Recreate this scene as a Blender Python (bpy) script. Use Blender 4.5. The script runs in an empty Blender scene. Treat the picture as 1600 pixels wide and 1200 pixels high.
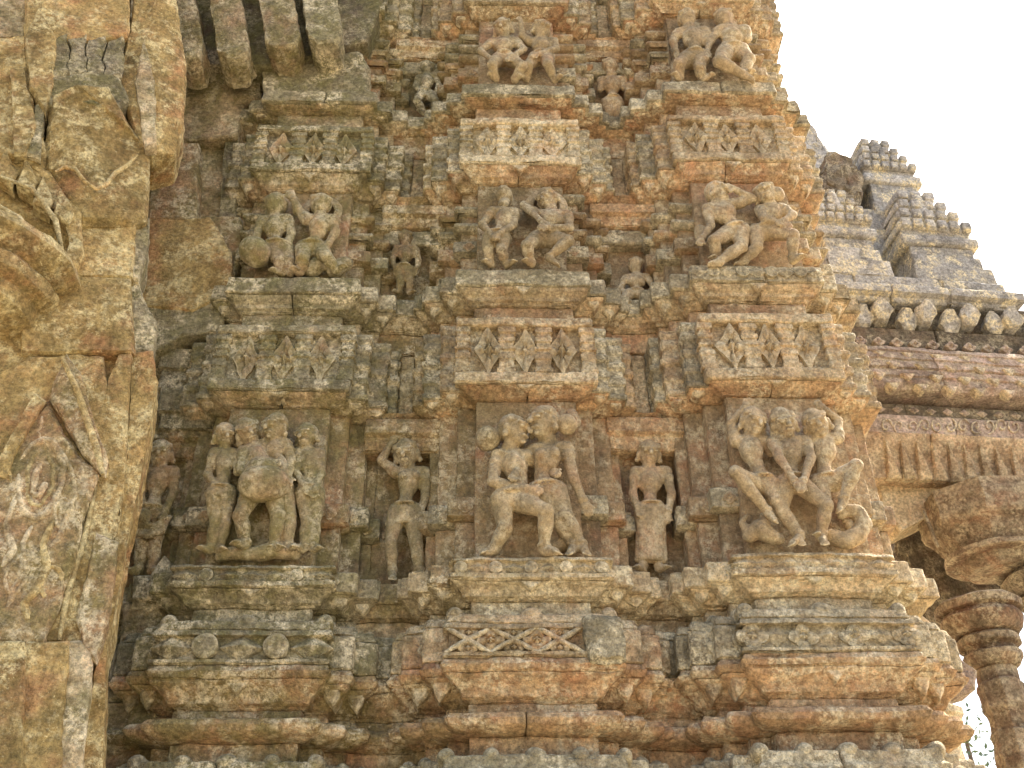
import bpy, bmesh, math, random
import numpy as np
from mathutils import Matrix, Vector
R = math.radians
rnd = random.Random(7)
C = bpy.context.scene.collection
scene = bpy.context.scene

# ------------------------------------------------------------------ camera
FOC, PITCH, YAW, ROLL = 1600.0, 34.8, 2.3, -0.95
CAM = np.array([0.0, 0.0, 1.6])
Mrot = Matrix.Rotation(R(-YAW), 3, 'Z') @ Matrix.Rotation(R(90 + PITCH), 3, 'X') @ Matrix.Rotation(R(ROLL), 3, 'Z')
RM = np.array(Mrot)
cd = bpy.data.cameras.new('camera')
cam = bpy.data.objects.new('camera', cd)
C.objects.link(cam)
cam.matrix_world = Matrix.Translation(Vector(CAM)) @ Mrot.to_4x4()
cd.sensor_width = 36
cd.lens = 36 * FOC / 1600
cd.clip_end = 4000
scene.camera = cam

# ------------------------------------------------------------------ light
SUN_EL, SUN_AZ = 52, 62      # azimuth measured from +Y (away from the camera) towards +X
w = bpy.data.worlds.new('World')
scene.world = w
w.use_nodes = True
wn = w.node_tree
sky = wn.nodes.new('ShaderNodeTexSky')
sky.sky_type = 'NISHITA'
sky.sun_disc = False
sky.sun_elevation = R(SUN_EL)
sky.sun_rotation = R(SUN_AZ)
sky.air_density = 1.0
sky.dust_density = 6.0
sky.ozone_density = 0.6
bg = wn.nodes['Background']
wn.links.new(sky.outputs[0], bg.inputs['Color'])
bg.inputs['Strength'].default_value = 0.15
sd = bpy.data.lights.new('sun', 'SUN')
sd.energy = 4.0
sd.angle = R(0.5)
sd.color = (1.0, 0.94, 0.84)
sun = bpy.data.objects.new('sun', sd)
C.objects.link(sun)
sdir = Vector((math.sin(R(SUN_AZ)) * math.cos(R(SUN_EL)), math.cos(R(SUN_AZ)) * math.cos(R(SUN_EL)), math.sin(R(SUN_EL))))
sun.rotation_euler = sdir.to_track_quat('Z', 'Y').to_euler()
sun.location = (6, 6, 14)
scene.view_settings.view_transform = 'Standard'
scene.view_settings.look = 'None'
scene.view_settings.gamma = 1
scene.view_settings.use_curve_mapping = False
scene.view_settings.exposure = 1.5

# ------------------------------------------------------------------ numpy noise
_rs = np.random.RandomState(11)
PERM = _rs.permutation(256).astype(np.int64)
PERM = np.concatenate([PERM, PERM, PERM])
GRAD = _rs.normal(size=(256, 3))
GRAD /= np.linalg.norm(GRAD, axis=1)[:, None]


def noise(p):
    i = np.floor(p).astype(np.int64)
    f = p - i
    u = f * f * f * (f * (f * 6 - 15) + 10)
    i &= 255
    X, Y, Z = i[:, 0], i[:, 1], i[:, 2]
    res = 0
    for dx in (0, 1):
        wx = u[:, 0] if dx else 1 - u[:, 0]
        px = PERM[X + dx]
        for dy in (0, 1):
            wy = u[:, 1] if dy else 1 - u[:, 1]
            py = PERM[px + Y + dy]
            for dz in (0, 1):
                wz = u[:, 2] if dz else 1 - u[:, 2]
                g = GRAD[PERM[py + Z + dz]]
                d = (g[:, 0] * (f[:, 0] - dx) + g[:, 1] * (f[:, 1] - dy) + g[:, 2] * (f[:, 2] - dz))
                res = res + wx * wy * wz * d
    return res * 1.6


def erode(v, a1=0.012, a2=0.006, a3=0.003):
    """weathering: every surface point is moved by smooth vector noise"""
    v = v.copy()
    d = np.zeros_like(v)
    for k, off in enumerate((0.0, 31.7, 77.3)):
        if a1: d[:, k] += a1 * noise(v * 3.1 + off)
        if a2: d[:, k] += a2 * noise(v * 11.0 + off + 5)
        if a3: d[:, k] += a3 * noise(v * 29.0 + off + 9)
    return v + d


# ------------------------------------------------------------------ pixel -> place
def ray(px, py):
    d = RM @ np.array([(px - 800) / FOC, (600 - py) / FOC, -1.0])
    return d


def at(px, py, Y):
    d = ray(px, py)
    return CAM + d * (Y / d[1])


class Frame:
    """a wall plane: u runs along the wall, q points out of it, z is up"""
    def __init__(s, ox, oy, deg=0.0):
        s.o = np.array([ox, oy, 0.0])
        a = R(deg)
        s.U = np.array([math.cos(a), math.sin(a), 0.0])
        s.N = np.array([math.sin(a), -math.cos(a), 0.0])

    def w(s, v):
        v = np.asarray(v, float)
        return s.o + v[:, :1] * s.U + v[:, 1:2] * s.N + v[:, 2:3] * np.array([0, 0, 1.0])

    def uz(s, px, py, q=0.0):
        d = ray(px, py)
        t = (np.dot(s.o, s.N) + q - np.dot(CAM, s.N)) / np.dot(d, s.N)
        P = CAM + d * t - s.o
        return float(np.dot(P, s.U)), float(P[2])


# ------------------------------------------------------------------ materials
def srgb(h):
    c = [int(h[i:i + 2], 16) / 255 for i in (0, 2, 4)]
    return tuple(x / 12.92 if x <= 0.04045 else ((x + 0.055) / 1.055) ** 2.4 for x in c) + (1,)


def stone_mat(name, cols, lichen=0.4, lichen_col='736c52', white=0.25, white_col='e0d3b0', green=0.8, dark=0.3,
              bump=1.0, dark_col='3c352b', orange=0.3, calm=0.0, pale_right=0.5, arris=0.75):
    m = bpy.data.materials.new(name)
    m.use_nodes = True
    nt = m.node_tree
    N, L = nt.nodes, nt.links
    bs = N['Principled BSDF']
    bs.inputs['Roughness'].default_value = 0.95
    bs.inputs['Specular IOR Level'].default_value = 0.25
    geo = N.new('ShaderNodeNewGeometry')
    oi = N.new('ShaderNodeObjectInfo')

    def mapping(scale, off=(0, 0, 0)):
        mp = N.new('ShaderNodeMapping')
        mp.inputs['Scale'].default_value = scale
        mp.inputs['Location'].default_value = off
        L.new(geo.outputs['Position'], mp.inputs['Vector'])
        return mp.outputs[0]

    def nz(scale, detail=4, rough=0.6, vec=None, dist=0.0):
        n = N.new('ShaderNodeTexNoise')
        n.inputs['Scale'].default_value = scale
        n.inputs['Detail'].default_value = detail
        n.inputs['Roughness'].default_value = rough
        n.inputs['Distortion'].default_value = dist
        L.new(vec or geo.outputs['Position'], n.inputs['Vector'])
        return n.outputs['Fac']

    def ramp(src, a, b, lo=0.0, hi=1.0):
        r = N.new('ShaderNodeMapRange')
        r.interpolation_type = 'SMOOTHSTEP'
        for k, v_ in zip(('From Min', 'From Max', 'To Min', 'To Max'), (a, b, lo, hi)):
            r.inputs[k].default_value = v_
        L.new(src, r.inputs['Value'])
        return r.outputs[0]

    def mul(a, b):
        x = N.new('ShaderNodeMath'); x.operation = 'MULTIPLY'
        for k, s_ in enumerate((a, b)):
            if isinstance(s_, (int, float)): x.inputs[k].default_value = s_
            else: L.new(s_, x.inputs[k])
        return x.outputs[0]

    def add(a, b):
        x = N.new('ShaderNodeMath'); x.operation = 'ADD'
        for k, s_ in enumerate((a, b)):
            if isinstance(s_, (int, float)): x.inputs[k].default_value = s_
            else: L.new(s_, x.inputs[k])
        return x.outputs[0]

    def mix(fac, a, b, mode='MIX'):
        x = N.new('ShaderNodeMix'); x.data_type = 'RGBA'; x.blend_type = mode
        if isinstance(fac, (int, float)): x.inputs[0].default_value = fac
        else: L.new(fac, x.inputs[0])
        for k, s_ in ((6, a), (7, b)):
            if isinstance(s_, tuple): x.inputs[k].default_value = s_
            else: L.new(s_, x.inputs[k])
        return x.outputs[2]

    big = nz(1.7, 3, 0.6)
    med = nz(6.5, 5, 0.65, dist=0.6)
    fin = nz(34, 4, 0.7)
    c = mix(ramp(big, .38, .62), srgb(cols[0]), srgb(cols[1]))
    c = mix(ramp(med, .40, .66, 0, 1 - .6 * calm), c, srgb(cols[2]))
    # rusty stone showing through
    c = mix(mul(ramp(nz(3.3, 4, .6, mapping((1, 1, 1), (7, 3, 1))), .5, .66), orange), c, srgb('b06f42'))
    # each stone its own tone
    rv = ramp(oi.outputs['Random'], 0, 1, .8, 1.2)
    hs = N.new('ShaderNodeHueSaturation')
    hs.inputs['Saturation'].default_value = .88
    L.new(rv, hs.inputs['Value'])
    L.new(c, hs.inputs['Color'])
    c = hs.outputs[0]
    sx = N.new('ShaderNodeSeparateXYZ')
    L.new(geo.outputs['Position'], sx.inputs[0])
    # algae, thicker towards the damp left corner
    zone = ramp(sx.outputs['X'], 1.2, -1.3, 0.05, 1.0)
    c = mix(mul(mul(zone, ramp(nz(4.2, 5, .65, mapping((1, 1, .8), (3, 9, 4))), .3, .62)), green), c, srgb('767145'))
    # patchy pale tint, stronger towards the right-hand side
    c = mix(mul(ramp(sx.outputs['X'], .2, 3.2, 0, pale_right), ramp(nz(2.6, 4, .6, mapping((1, 1, 1), (6, 6, 2))), .35, .6, .25, 1)), c, srgb('d6bb92'))
    # grey lichen crust
    c = mix(mul(ramp(nz(8.5, 6, .75, mapping((1, 1, 1), (1, 5, 8))), .42, .6), lichen), c, srgb(lichen_col))
    # dark water stains, drawn out downwards
    c = mix(mul(ramp(nz(4.0, 4, .6, mapping((1.4, 1.4, .45), (5, 2, 9))), .52, .74), dark), c, srgb(dark_col))
    # lime / pale lichen flakes
    wm = mul(ramp(nz(4.2, 4, .65, mapping((1, 1, 1), (2, 2, 2))), .46, .60), ramp(nz(21, 7, .85), .45, .53))
    c = mix(mul(wm, min(1.0, white * 2.0) * (1 - .5 * calm)), c, srgb(white_col))
    # chalky specks scattered everywhere
    c = mix(mul(ramp(nz(44, 4, .8, mapping((1, 1, 1), (4, 4, 1))), .62, .68), min(1.0, .30 + white) * (1 - .4 * calm)), c, srgb(white_col))
    # dark pits
    c = mix(mul(ramp(nz(30, 5, .8, mapping((1, 1, 1), (9, 4, 6))), .60, .68), .5 * (1 - .6 * calm)), c, srgb(dark_col))
    # worn arrises show paler, fresher stone
    c = mix(mul(ramp(geo.outputs['Pointiness'], .515, .60), ramp(nz(9, 4, .7, mapping((1, 1, 1), (1, 8, 2))), .38, .6, 0.1, arris)), c, srgb(white_col))
    # grain
    g = ramp(fin, .3, .7, .62 + .2 * calm, 1.38 - .2 * calm)
    sp = N.new('ShaderNodeTexVoronoi'); sp.inputs['Scale'].default_value = 95
    L.new(geo.outputs['Position'], sp.inputs['Vector'])
    g2 = mul(g, ramp(sp.outputs['Distance'], 0.05, .5, .78, 1.12))
    cg = N.new('ShaderNodeVectorMath'); cg.operation = 'SCALE'
    L.new(c, cg.inputs[0]); L.new(g2, cg.inputs['Scale'])
    L.new(cg.outputs[0], bs.inputs['Base Color'])
    # relief
    vo = N.new('ShaderNodeTexVoronoi'); vo.inputs['Scale'].default_value = 42
    L.new(geo.outputs['Position'], vo.inputs['Vector'])
    h = add(mul(nz(16 + 10 * calm, 6, .75), 1.1 - .6 * calm), add(mul(nz(70, 3, .6), .35), mul(ramp(vo.outputs['Distance'], 0, .45, 0, 1), .22)))
    bp = N.new('ShaderNodeBump')
    bp.inputs['Strength'].default_value = 0.85
    bp.inputs['Distance'].default_value = 0.042 * bump
    L.new(h, bp.inputs['Height'])
    L.new(bp.outputs[0], bs.inputs['Normal'])
    return m


M = {}
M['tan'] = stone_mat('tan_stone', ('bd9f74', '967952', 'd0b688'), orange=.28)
M['orange'] = stone_mat('rusty_stone', ('b38a5a', 'c29d6c', '946d47'), lichen=.3, white=.3, dark=.3, orange=.5, bump=.7, pale_right=.35)
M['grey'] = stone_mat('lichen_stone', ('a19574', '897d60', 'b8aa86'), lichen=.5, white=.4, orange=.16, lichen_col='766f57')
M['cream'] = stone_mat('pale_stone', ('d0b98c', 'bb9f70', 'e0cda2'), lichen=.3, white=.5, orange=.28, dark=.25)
M['dado'] = stone_mat('wall_stone', ('9a7c54', '7d623f', 'ab8e63'), lichen=.3, white=.3, orange=.5, bump=.6, dark=.55, calm=.5, pale_right=.3)
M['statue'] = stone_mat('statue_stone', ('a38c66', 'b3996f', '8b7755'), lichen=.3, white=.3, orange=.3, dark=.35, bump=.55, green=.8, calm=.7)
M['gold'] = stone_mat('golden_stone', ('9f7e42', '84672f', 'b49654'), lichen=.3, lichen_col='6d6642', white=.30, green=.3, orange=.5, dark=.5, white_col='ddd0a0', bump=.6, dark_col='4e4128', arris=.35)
M['pink'] = stone_mat('pinkish_stone', ('ae9582', '96806e', 'c2ab98'), lichen=.3, white=.2, orange=.25, dark=.65, dark_col='4a423e', pale_right=0)
M['roof'] = stone_mat('weathered_roof_stone', ('b2aea6', '9c9890', 'c8c4bb'), lichen=.4, lichen_col='86847e', white=.6, orange=.04, dark=.45, pale_right=0)
M['dark'] = stone_mat('sooty_stone', ('6f6251', '5a4e40', '7f705a'), lichen=.3, white=.18, orange=.12, dark=.6, dark_col='2e2823', pale_right=0)
M['brown'] = stone_mat('brown_pillar_stone', ('6c523b', '594331', '7d6248'), lichen=.25, white=.2, orange=.3, dark=.5, pale_right=0, arris=.4)
M['beam'] = stone_mat('tan_beam_stone', ('b3966f', '9a7e5c', 'c6ab84'), lichen=.2, white=.2, orange=.35, dark=.4, pale_right=0)


def simple_mat(name, col, rough=.9):
    m = bpy.data.materials.new(name); m.use_nodes = True
    nt = m.node_tree; b = nt.nodes['Principled BSDF']
    n = nt.nodes.new('ShaderNodeTexNoise'); n.inputs['Scale'].default_value = 1.5; n.inputs['Detail'].default_value = 8
    r = nt.nodes.new('ShaderNodeMix'); r.data_type = 'RGBA'
    r.inputs[6].default_value = tuple(x * .7 for x in col[:3]) + (1,)
    r.inputs[7].default_value = tuple(min(1, x * 1.25) for x in col[:3]) + (1,)
    nt.links.new(n.outputs['Fac'], r.inputs[0]); nt.links.new(r.outputs[2], b.inputs['Base Color'])
    b.inputs['Roughness'].default_value = rough
    return m


M['ground'] = simple_mat('dusty_ground', (.33, .28, .20))
M['leaf'] = simple_mat('leaves', (.13, .18, .07), .5)
M['bark'] = simple_mat('bark', (.16, .11, .07))

# ------------------------------------------------------------------ objects
WLOC = {}


def thing(name, label, cat, loc, group=None):
    o = bpy.data.objects.new(name, None)
    C.objects.link(o)
    o.location = loc
    o.empty_display_size = .2
    o['label'] = label
    o['category'] = cat
    if group: o['group'] = group
    WLOC[o] = np.array(loc, float)
    return o


def link(name, v, f, mat, parent=None, label=None, sharp=38, kind=None):
    v = np.asarray(v, float)
    c = (v.min(0) + v.max(0)) / 2
    me = bpy.data.meshes.new(name)
    f = np.asarray(f)
    vv = (v - c).astype(np.float32)
    if f.dtype == object:
        me.from_pydata(vv.tolist(), [], [tuple(int(i) for i in t) for t in f])
    else:
        k = f.shape[1]
        me.vertices.add(len(vv)); me.vertices.foreach_set('co', vv.ravel())
        me.loops.add(f.size); me.loops.foreach_set('vertex_index', f.ravel().astype(np.int32))
        me.polygons.add(len(f)); me.polygons.foreach_set('loop_start', np.arange(0, f.size, k, dtype=np.int32))
        me.update(calc_edges=True)
    me.polygons.foreach_set('use_smooth', np.ones(len(me.polygons), bool))
    if sharp: me.set_sharp_from_angle(angle=R(sharp))
    me.materials.append(mat)
    o = bpy.data.objects.new(name, me)
    C.objects.link(o)
    o.location = c - (WLOC[parent] if parent is not None else 0)
    if parent is not None: o.parent = parent
    WLOC[o] = c
    if label: o['label'] = label
    if kind: o['kind'] = kind
    return o


def nodes1(L, cell, r, extra=()):
    r = min(r, L * .3)
    n = max(1, int(round((L - 2 * r) / cell)))
    a = np.concatenate([[0], np.linspace(r, L - r, n + 1), [L]])
    if len(extra):
        a = np.concatenate([a, np.asarray(extra) * L])
        a = np.unique(np.round(a, 4))
        keep = [a[0]]
        for x in a[1:]:
            if x - keep[-1] > .004: keep.append(x)
        a = np.array(keep); a[-1] = L
    return a


_lat = {}


def lattice(nx, ny, nz):
    k = (nx, ny, nz)
    if k in _lat: return _lat[k]
    I, J, K = np.meshgrid(np.arange(nx), np.arange(ny), np.arange(nz), indexing='ij')
    surf = (I == 0) | (I == nx - 1) | (J == 0) | (J == ny - 1) | (K == 0) | (K == nz - 1)
    idx = -np.ones(k, np.int64)
    idx[surf] = np.arange(surf.sum())
    F_ = []

    def q(a, b, c_, d, flip):
        s = np.stack([a.ravel(), b.ravel(), c_.ravel(), d.ravel()], 1)
        F_.append(s[:, ::-1] if flip else s)
    for pl, fl in ((idx[0], True), (idx[-1], False)):
        q(pl[:-1, :-1], pl[1:, :-1], pl[1:, 1:], pl[:-1, 1:], fl)
    for pl, fl in ((idx[:, 0], False), (idx[:, -1], True)):
        q(pl[:-1, :-1], pl[1:, :-1], pl[1:, 1:], pl[:-1, 1:], fl)
    for pl, fl in ((idx[:, :, 0], True), (idx[:, :, -1], False)):
        q(pl[:-1, :-1], pl[1:, :-1], pl[1:, 1:], pl[:-1, 1:], fl)
    _lat[k] = (surf, I[surf], J[surf], K[surf], np.concatenate(F_))
    return _lat[k]


def block(fr, u0, u1, qb, qf, z0, z1, mat, name='stone', parent=None, prof=((0, 0), (1, 0)), eL=1, eR=1, r=.010,
          cell=.020, er=(.007, .004, .003), chip=.016, label=None, taper=0.0):
    """one dressed stone; prof gives how far it steps out (t up the stone, projection)"""
    Lx, Ly, Lz = u1 - u0, qf - qb, z1 - z0
    tp = np.array([p[0] for p in prof]); pp = np.array([p[1] for p in prof])
    ax, ay, az = nodes1(Lx, cell, r), nodes1(Ly, cell * 1.3, r), nodes1(Lz, cell, r, [t for t in tp if 0.02 < t < .98])
    surf, I, J, K, F_ = lattice(len(ax), len(ay), len(az))
    P = np.stack([ax[I], ay[J], az[K]], 1)
    h = np.array([Lx, Ly, Lz]) / 2
    rr = min(r, Lx * .3, Ly * .3, Lz * .3)
    p = P - h
    qn = np.clip(p, -(h - rr), h - rr)
    d = p - qn
    ln = np.linalg.norm(d, axis=1)
    on = (np.abs(d) > 1e-6).sum(1)
    k = on >= 2
    p[k] = qn[k] + d[k] / ln[k][:, None] * rr
    P = p + h
    t = np.clip(P[:, 2] / Lz, 0, 1)
    pr = np.interp(t, tp, pp)
    a, b = P[:, 0] / Lx, P[:, 1] / Ly
    lo, hi = u0 - eL * pr, u1 + eR * pr
    v = np.stack([lo + a * (hi - lo), qb + b * (Ly + pr), z0 + P[:, 2]], 1)
    W = fr.w(v)
    if chip:
        wgt = np.where(on >= 2, 1.0, 0.0)
        ch = (np.maximum(0, noise(W * 6.3 + 3) - .1) * chip * 1.4 + np.maximum(0, noise(W * 19 + 1)) * chip * .4 + np.maximum(0, noise(W * 2.6 + 8) - .34) * chip * 7) * wgt
        dirv = (qn / (np.linalg.norm(qn, axis=1)[:, None] + 1e-6))
        s = np.sign(d) * (np.abs(d) > 1e-6)
        s /= np.maximum(np.linalg.norm(s, axis=1)[:, None], 1e-6)
        v = v - s * ch[:, None]
        W = fr.w(v)
    W = erode(W, *er)
    return link(name, W, F_, mat, parent, label)


def course(fr, u0, u1, qb, qf, z0, z1, mat, name, parent, n=1, **k):
    """a run of stones with open joints"""
    cuts = [u0]
    for i in range(1, n):
        cuts.append(u0 + (u1 - u0) * (i + rnd.uniform(-.18, .18)) / n)
    cuts.append(u1)
    eL, eR = k.pop('eL', 1), k.pop('eR', 1)
    out = []
    for i in range(n):
        dq = rnd.uniform(-.006, .006) if n > 1 else 0
        out.append(block(fr, cuts[i] + (.003 if i else 0), cuts[i + 1] - (.003 if i < n - 1 else 0), qb, qf + dq, z0, z1, mat,
                         name, parent, eL=eL if i == 0 else 0, eR=eR if i == n - 1 else 0, **k))
    return out


def polar(fr, u, z, q, ru, rz, h, kind, mat, name, parent, nt=32, er=(.006, .004, .002), back=.03, rot=0.0):
    """raised ornament: 'diamond' (flower in a lozenge), 'lozenge' (plain), 'disc', 'flower', 'boss'"""
    nr = 10 if kind == 'diamond' else 7
    rho = np.linspace(0, 1, nr)
    th = np.linspace(0, 2 * math.pi, nt, endpoint=False)
    V, rings = [], []
    for j, rj in enumerate(rho[1:]):
        c, s = np.cos(th), np.sin(th)
        if kind in ('diamond', 'lozenge'):
            R0 = 1 / (np.abs(c) + np.abs(s)) * (1.0 if kind == 'lozenge' else (1 - .07 * np.abs(np.sin(2 * th))))
        elif kind == 'flower':
            R0 = .72 + .28 * np.abs(np.cos(2 * th))
        else:
            R0 = np.ones_like(th)
        if kind == 'diamond':
            pet = np.abs(np.cos(2 * th)) * .5 + np.abs(np.cos(4 * th)) * .5
            hh = h * (.95 - .35 * rj ** 2) - h * .75 * (1 - pet) * np.sin(np.pi * min(rj * 1.02, 1)) + (h * .3 if rj < .22 else (-h * .35 if rj < .36 else 0))
        elif kind == 'flower':
            pet = np.abs(np.cos(2 * th))
            hh = h * (.8 + .2 * pet - .35 * rj) - (h * .3 if .3 < rj < .5 else 0)
        elif kind == 'lozenge':
            hh = h * (1 - .75 * rj) + 0 * th
        elif kind == 'boss':
            hh = h * math.sqrt(max(0, 1 - rj * rj * .97)) + 0 * th
        else:
            hh = h * (1 - .18 * rj ** 4) + 0 * th
        V.append(np.stack([u + ru * rj * R0 * c, q + hh, z + rz * rj * R0 * s], 1))
    last = V[-1].copy(); last[:, 1] = q - back
    V.append(last)
    V = np.concatenate([np.array([[u, q + h * (1.2 if kind in ('diamond',) else 1.0), z]])] + V)
    F_ = []
    m = len(rho)
    for i in range(nt):
        i2 = (i + 1) % nt
        F_.append((0, 1 + i, 1 + i2))
        for j in range(m - 1):
            a = 1 + j * nt
            F_.append((a + i, a + nt + i, a + nt + i2, a + i2))
    F_.append(tuple(1 + (m - 1) * nt + i for i in range(nt)))
    F2 = np.empty(len(F_), object); F2[:] = F_
    W = erode(fr.w(V), *er)
    return link(name, W, F2, mat, parent, sharp=50)


def lathe(c, prof, mat, name, parent, n=28, er=(.008, .005, .002), squash=1.0, facet=False, axis=None):
    """turned stone: prof = [(radius, z)...] from the bottom up, c = centre"""
    ph = []
    for (r0, z0), (r1, z1) in zip(prof[:-1], prof[1:]):
        k = max(1, int(math.hypot(r1 - r0, z1 - z0) / .035))
        for i in range(k): ph.append((r0 + (r1 - r0) * i / k, z0 + (z1 - z0) * i / k))
    ph.append(prof[-1])
    th = np.linspace(0, 2 * math.pi, n, endpoint=False) + math.pi / 8
    V = []
    for r0, z0 in ph:
        V.append(np.stack([c[0] + r0 * np.cos(th), c[1] + r0 * np.sin(th) * squash, np.full(n, c[2] + z0)], 1))
    V = np.concatenate(V)
    F_ = []
    for j in range(len(ph) - 1):
        for i in range(n):
            i2 = (i + 1) % n
            F_.append((j * n + i, j * n + i2, (j + 1) * n + i2, (j + 1) * n + i))
    F_.append(tuple(range(n))[::-1]); F_.append(tuple((len(ph) - 1) * n + i for i in range(n)))
    F2 = np.empty(len(F_), object); F2[:] = F_
    return link(name, erode(V, *er), F2, mat, parent, sharp=30)


def prism(fr, pts, q0, q1, mat, name, parent, L=.045, er=(.012, .008, .004), bevel=.012, label=None, dq=None):
    """stone with a free outline: pts = [(u,z)...] counter-clockwise seen from outside, q0 back, q1 front;
    dq = extra projection of each corner"""
    bm = bmesh.new()
    n = len(pts)
    dq = dq or [0] * n
    cu, cz = sum(p[0] for p in pts) / n, sum(p[1] for p in pts) / n
    # front face, slightly shrunk so that the edge is chamfered
    fl = []
    for (u, z), e in zip(pts, dq):
        k = math.hypot(u - cu, z - cz) + 1e-6
        s = 1 - bevel / k
        fl.append(fr.w([[cu + (u - cu) * s, q1 + e, cz + (z - cz) * s]])[0])
    md = [fr.w([[u, q1 + e - bevel, z]])[0] for (u, z), e in zip(pts, dq)]
    bk = [fr.w([[u, q0, z]])[0] for (u, z) in pts]
    A = [bm.verts.new(p) for p in fl]; B = [bm.verts.new(p) for p in md]; D = [bm.verts.new(p) for p in bk]
    bm.faces.new(A)
    for i in range(n):
        j = (i + 1) % n
        bm.faces.new((B[i], B[j], A[j], A[i])); bm.faces.new((D[i], D[j], B[j], B[i]))
    bm.faces.new(D[::-1])
    bmesh.ops.triangulate(bm, faces=bm.faces[:])
    for _ in range(7):
        es = [e for e in bm.edges if e.calc_length() > L * 1.5]
        if not es: break
        bmesh.ops.subdivide_edges(bm, edges=es, cuts=1)
        bmesh.ops.triangulate(bm, faces=[f for f in bm.faces if len(f.verts) > 3])
    bmesh.ops.recalc_face_normals(bm, faces=bm.faces[:])
    bm.verts.ensure_lookup_table()
    V = np.array([v.co[:] for v in bm.verts])
    F_ = np.array([[v.index for v in f.verts] for f in bm.faces])
    bm.free()
    return link(name, erode(V, *er), F_, mat, parent, label, sharp=32)


def tube(fr, pts, r, mat, name, parent, n=8, er=(.005, .005, .003), closed=False):
    """a raised carved line along frame points (u, q, z)"""
    P = fr.w(np.array(pts, float))
    V, Fa = [], []
    m = len(P)
    for i in range(m):
        t = P[min(i + 1, m - 1)] - P[max(i - 1, 0)]
        t /= np.linalg.norm(t) + 1e-9
        a = np.cross(t, fr.N); a /= np.linalg.norm(a) + 1e-9
        b = np.cross(t, a)
        rr = r * (1 if 0 < i < m - 1 else .55)
        for k in range(n):
            th = 2 * math.pi * k / n
            V.append(P[i] + rr * (a * math.cos(th) + b * math.sin(th)))
    for i in range(m - 1):
        for k in range(n):
            k2 = (k + 1) % n
            Fa.append((i * n + k, i * n + k2, (i + 1) * n + k2, (i + 1) * n + k))
    Fa.append(tuple(range(n))[::-1]); Fa.append(tuple((m - 1) * n + k for k in range(n)))
    F2 = np.empty(len(Fa), object); F2[:] = Fa
    return link(name, erode(np.array(V), *er), F2, mat, parent, sharp=70)


def spiral(fr, cx, cy, r0, turns, q, a0=0, sgn=1, n=26, fade=.85):
    out = []
    for i in range(n):
        t = i / (n - 1)
        a = a0 + sgn * t * turns * 2 * math.pi
        rr = r0 * (1 - fade * t)
        u, z = fr.uz(cx + rr * math.cos(a), cy + rr * 1.25 * math.sin(a), q)
        out.append((u, q, z))
    return out


# ================================================================== the ground
me = bpy.data.meshes.new('ground')
me.from_pydata([(-900, -900, 0), (900, -900, 0), (900, 900, 0), (-900, 900, 0)], [], [(0, 1, 2, 3)])
me.materials.append(M['ground'])
g = bpy.data.objects.new('ground', me); C.objects.link(g); g['kind'] = 'structure'

# ================================================================== the carved temple wall
F0 = Frame(0, 6.0)
tower = thing('temple_tower', 'tall carved stone tower of three stepped piers with tiers of ledges, friezes and niches',
              'temple tower', (0.3, 6.3, 0))


def Z(py, q=0.0, px=820):
    return F0.uz(px, py, q)[1]


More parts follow.
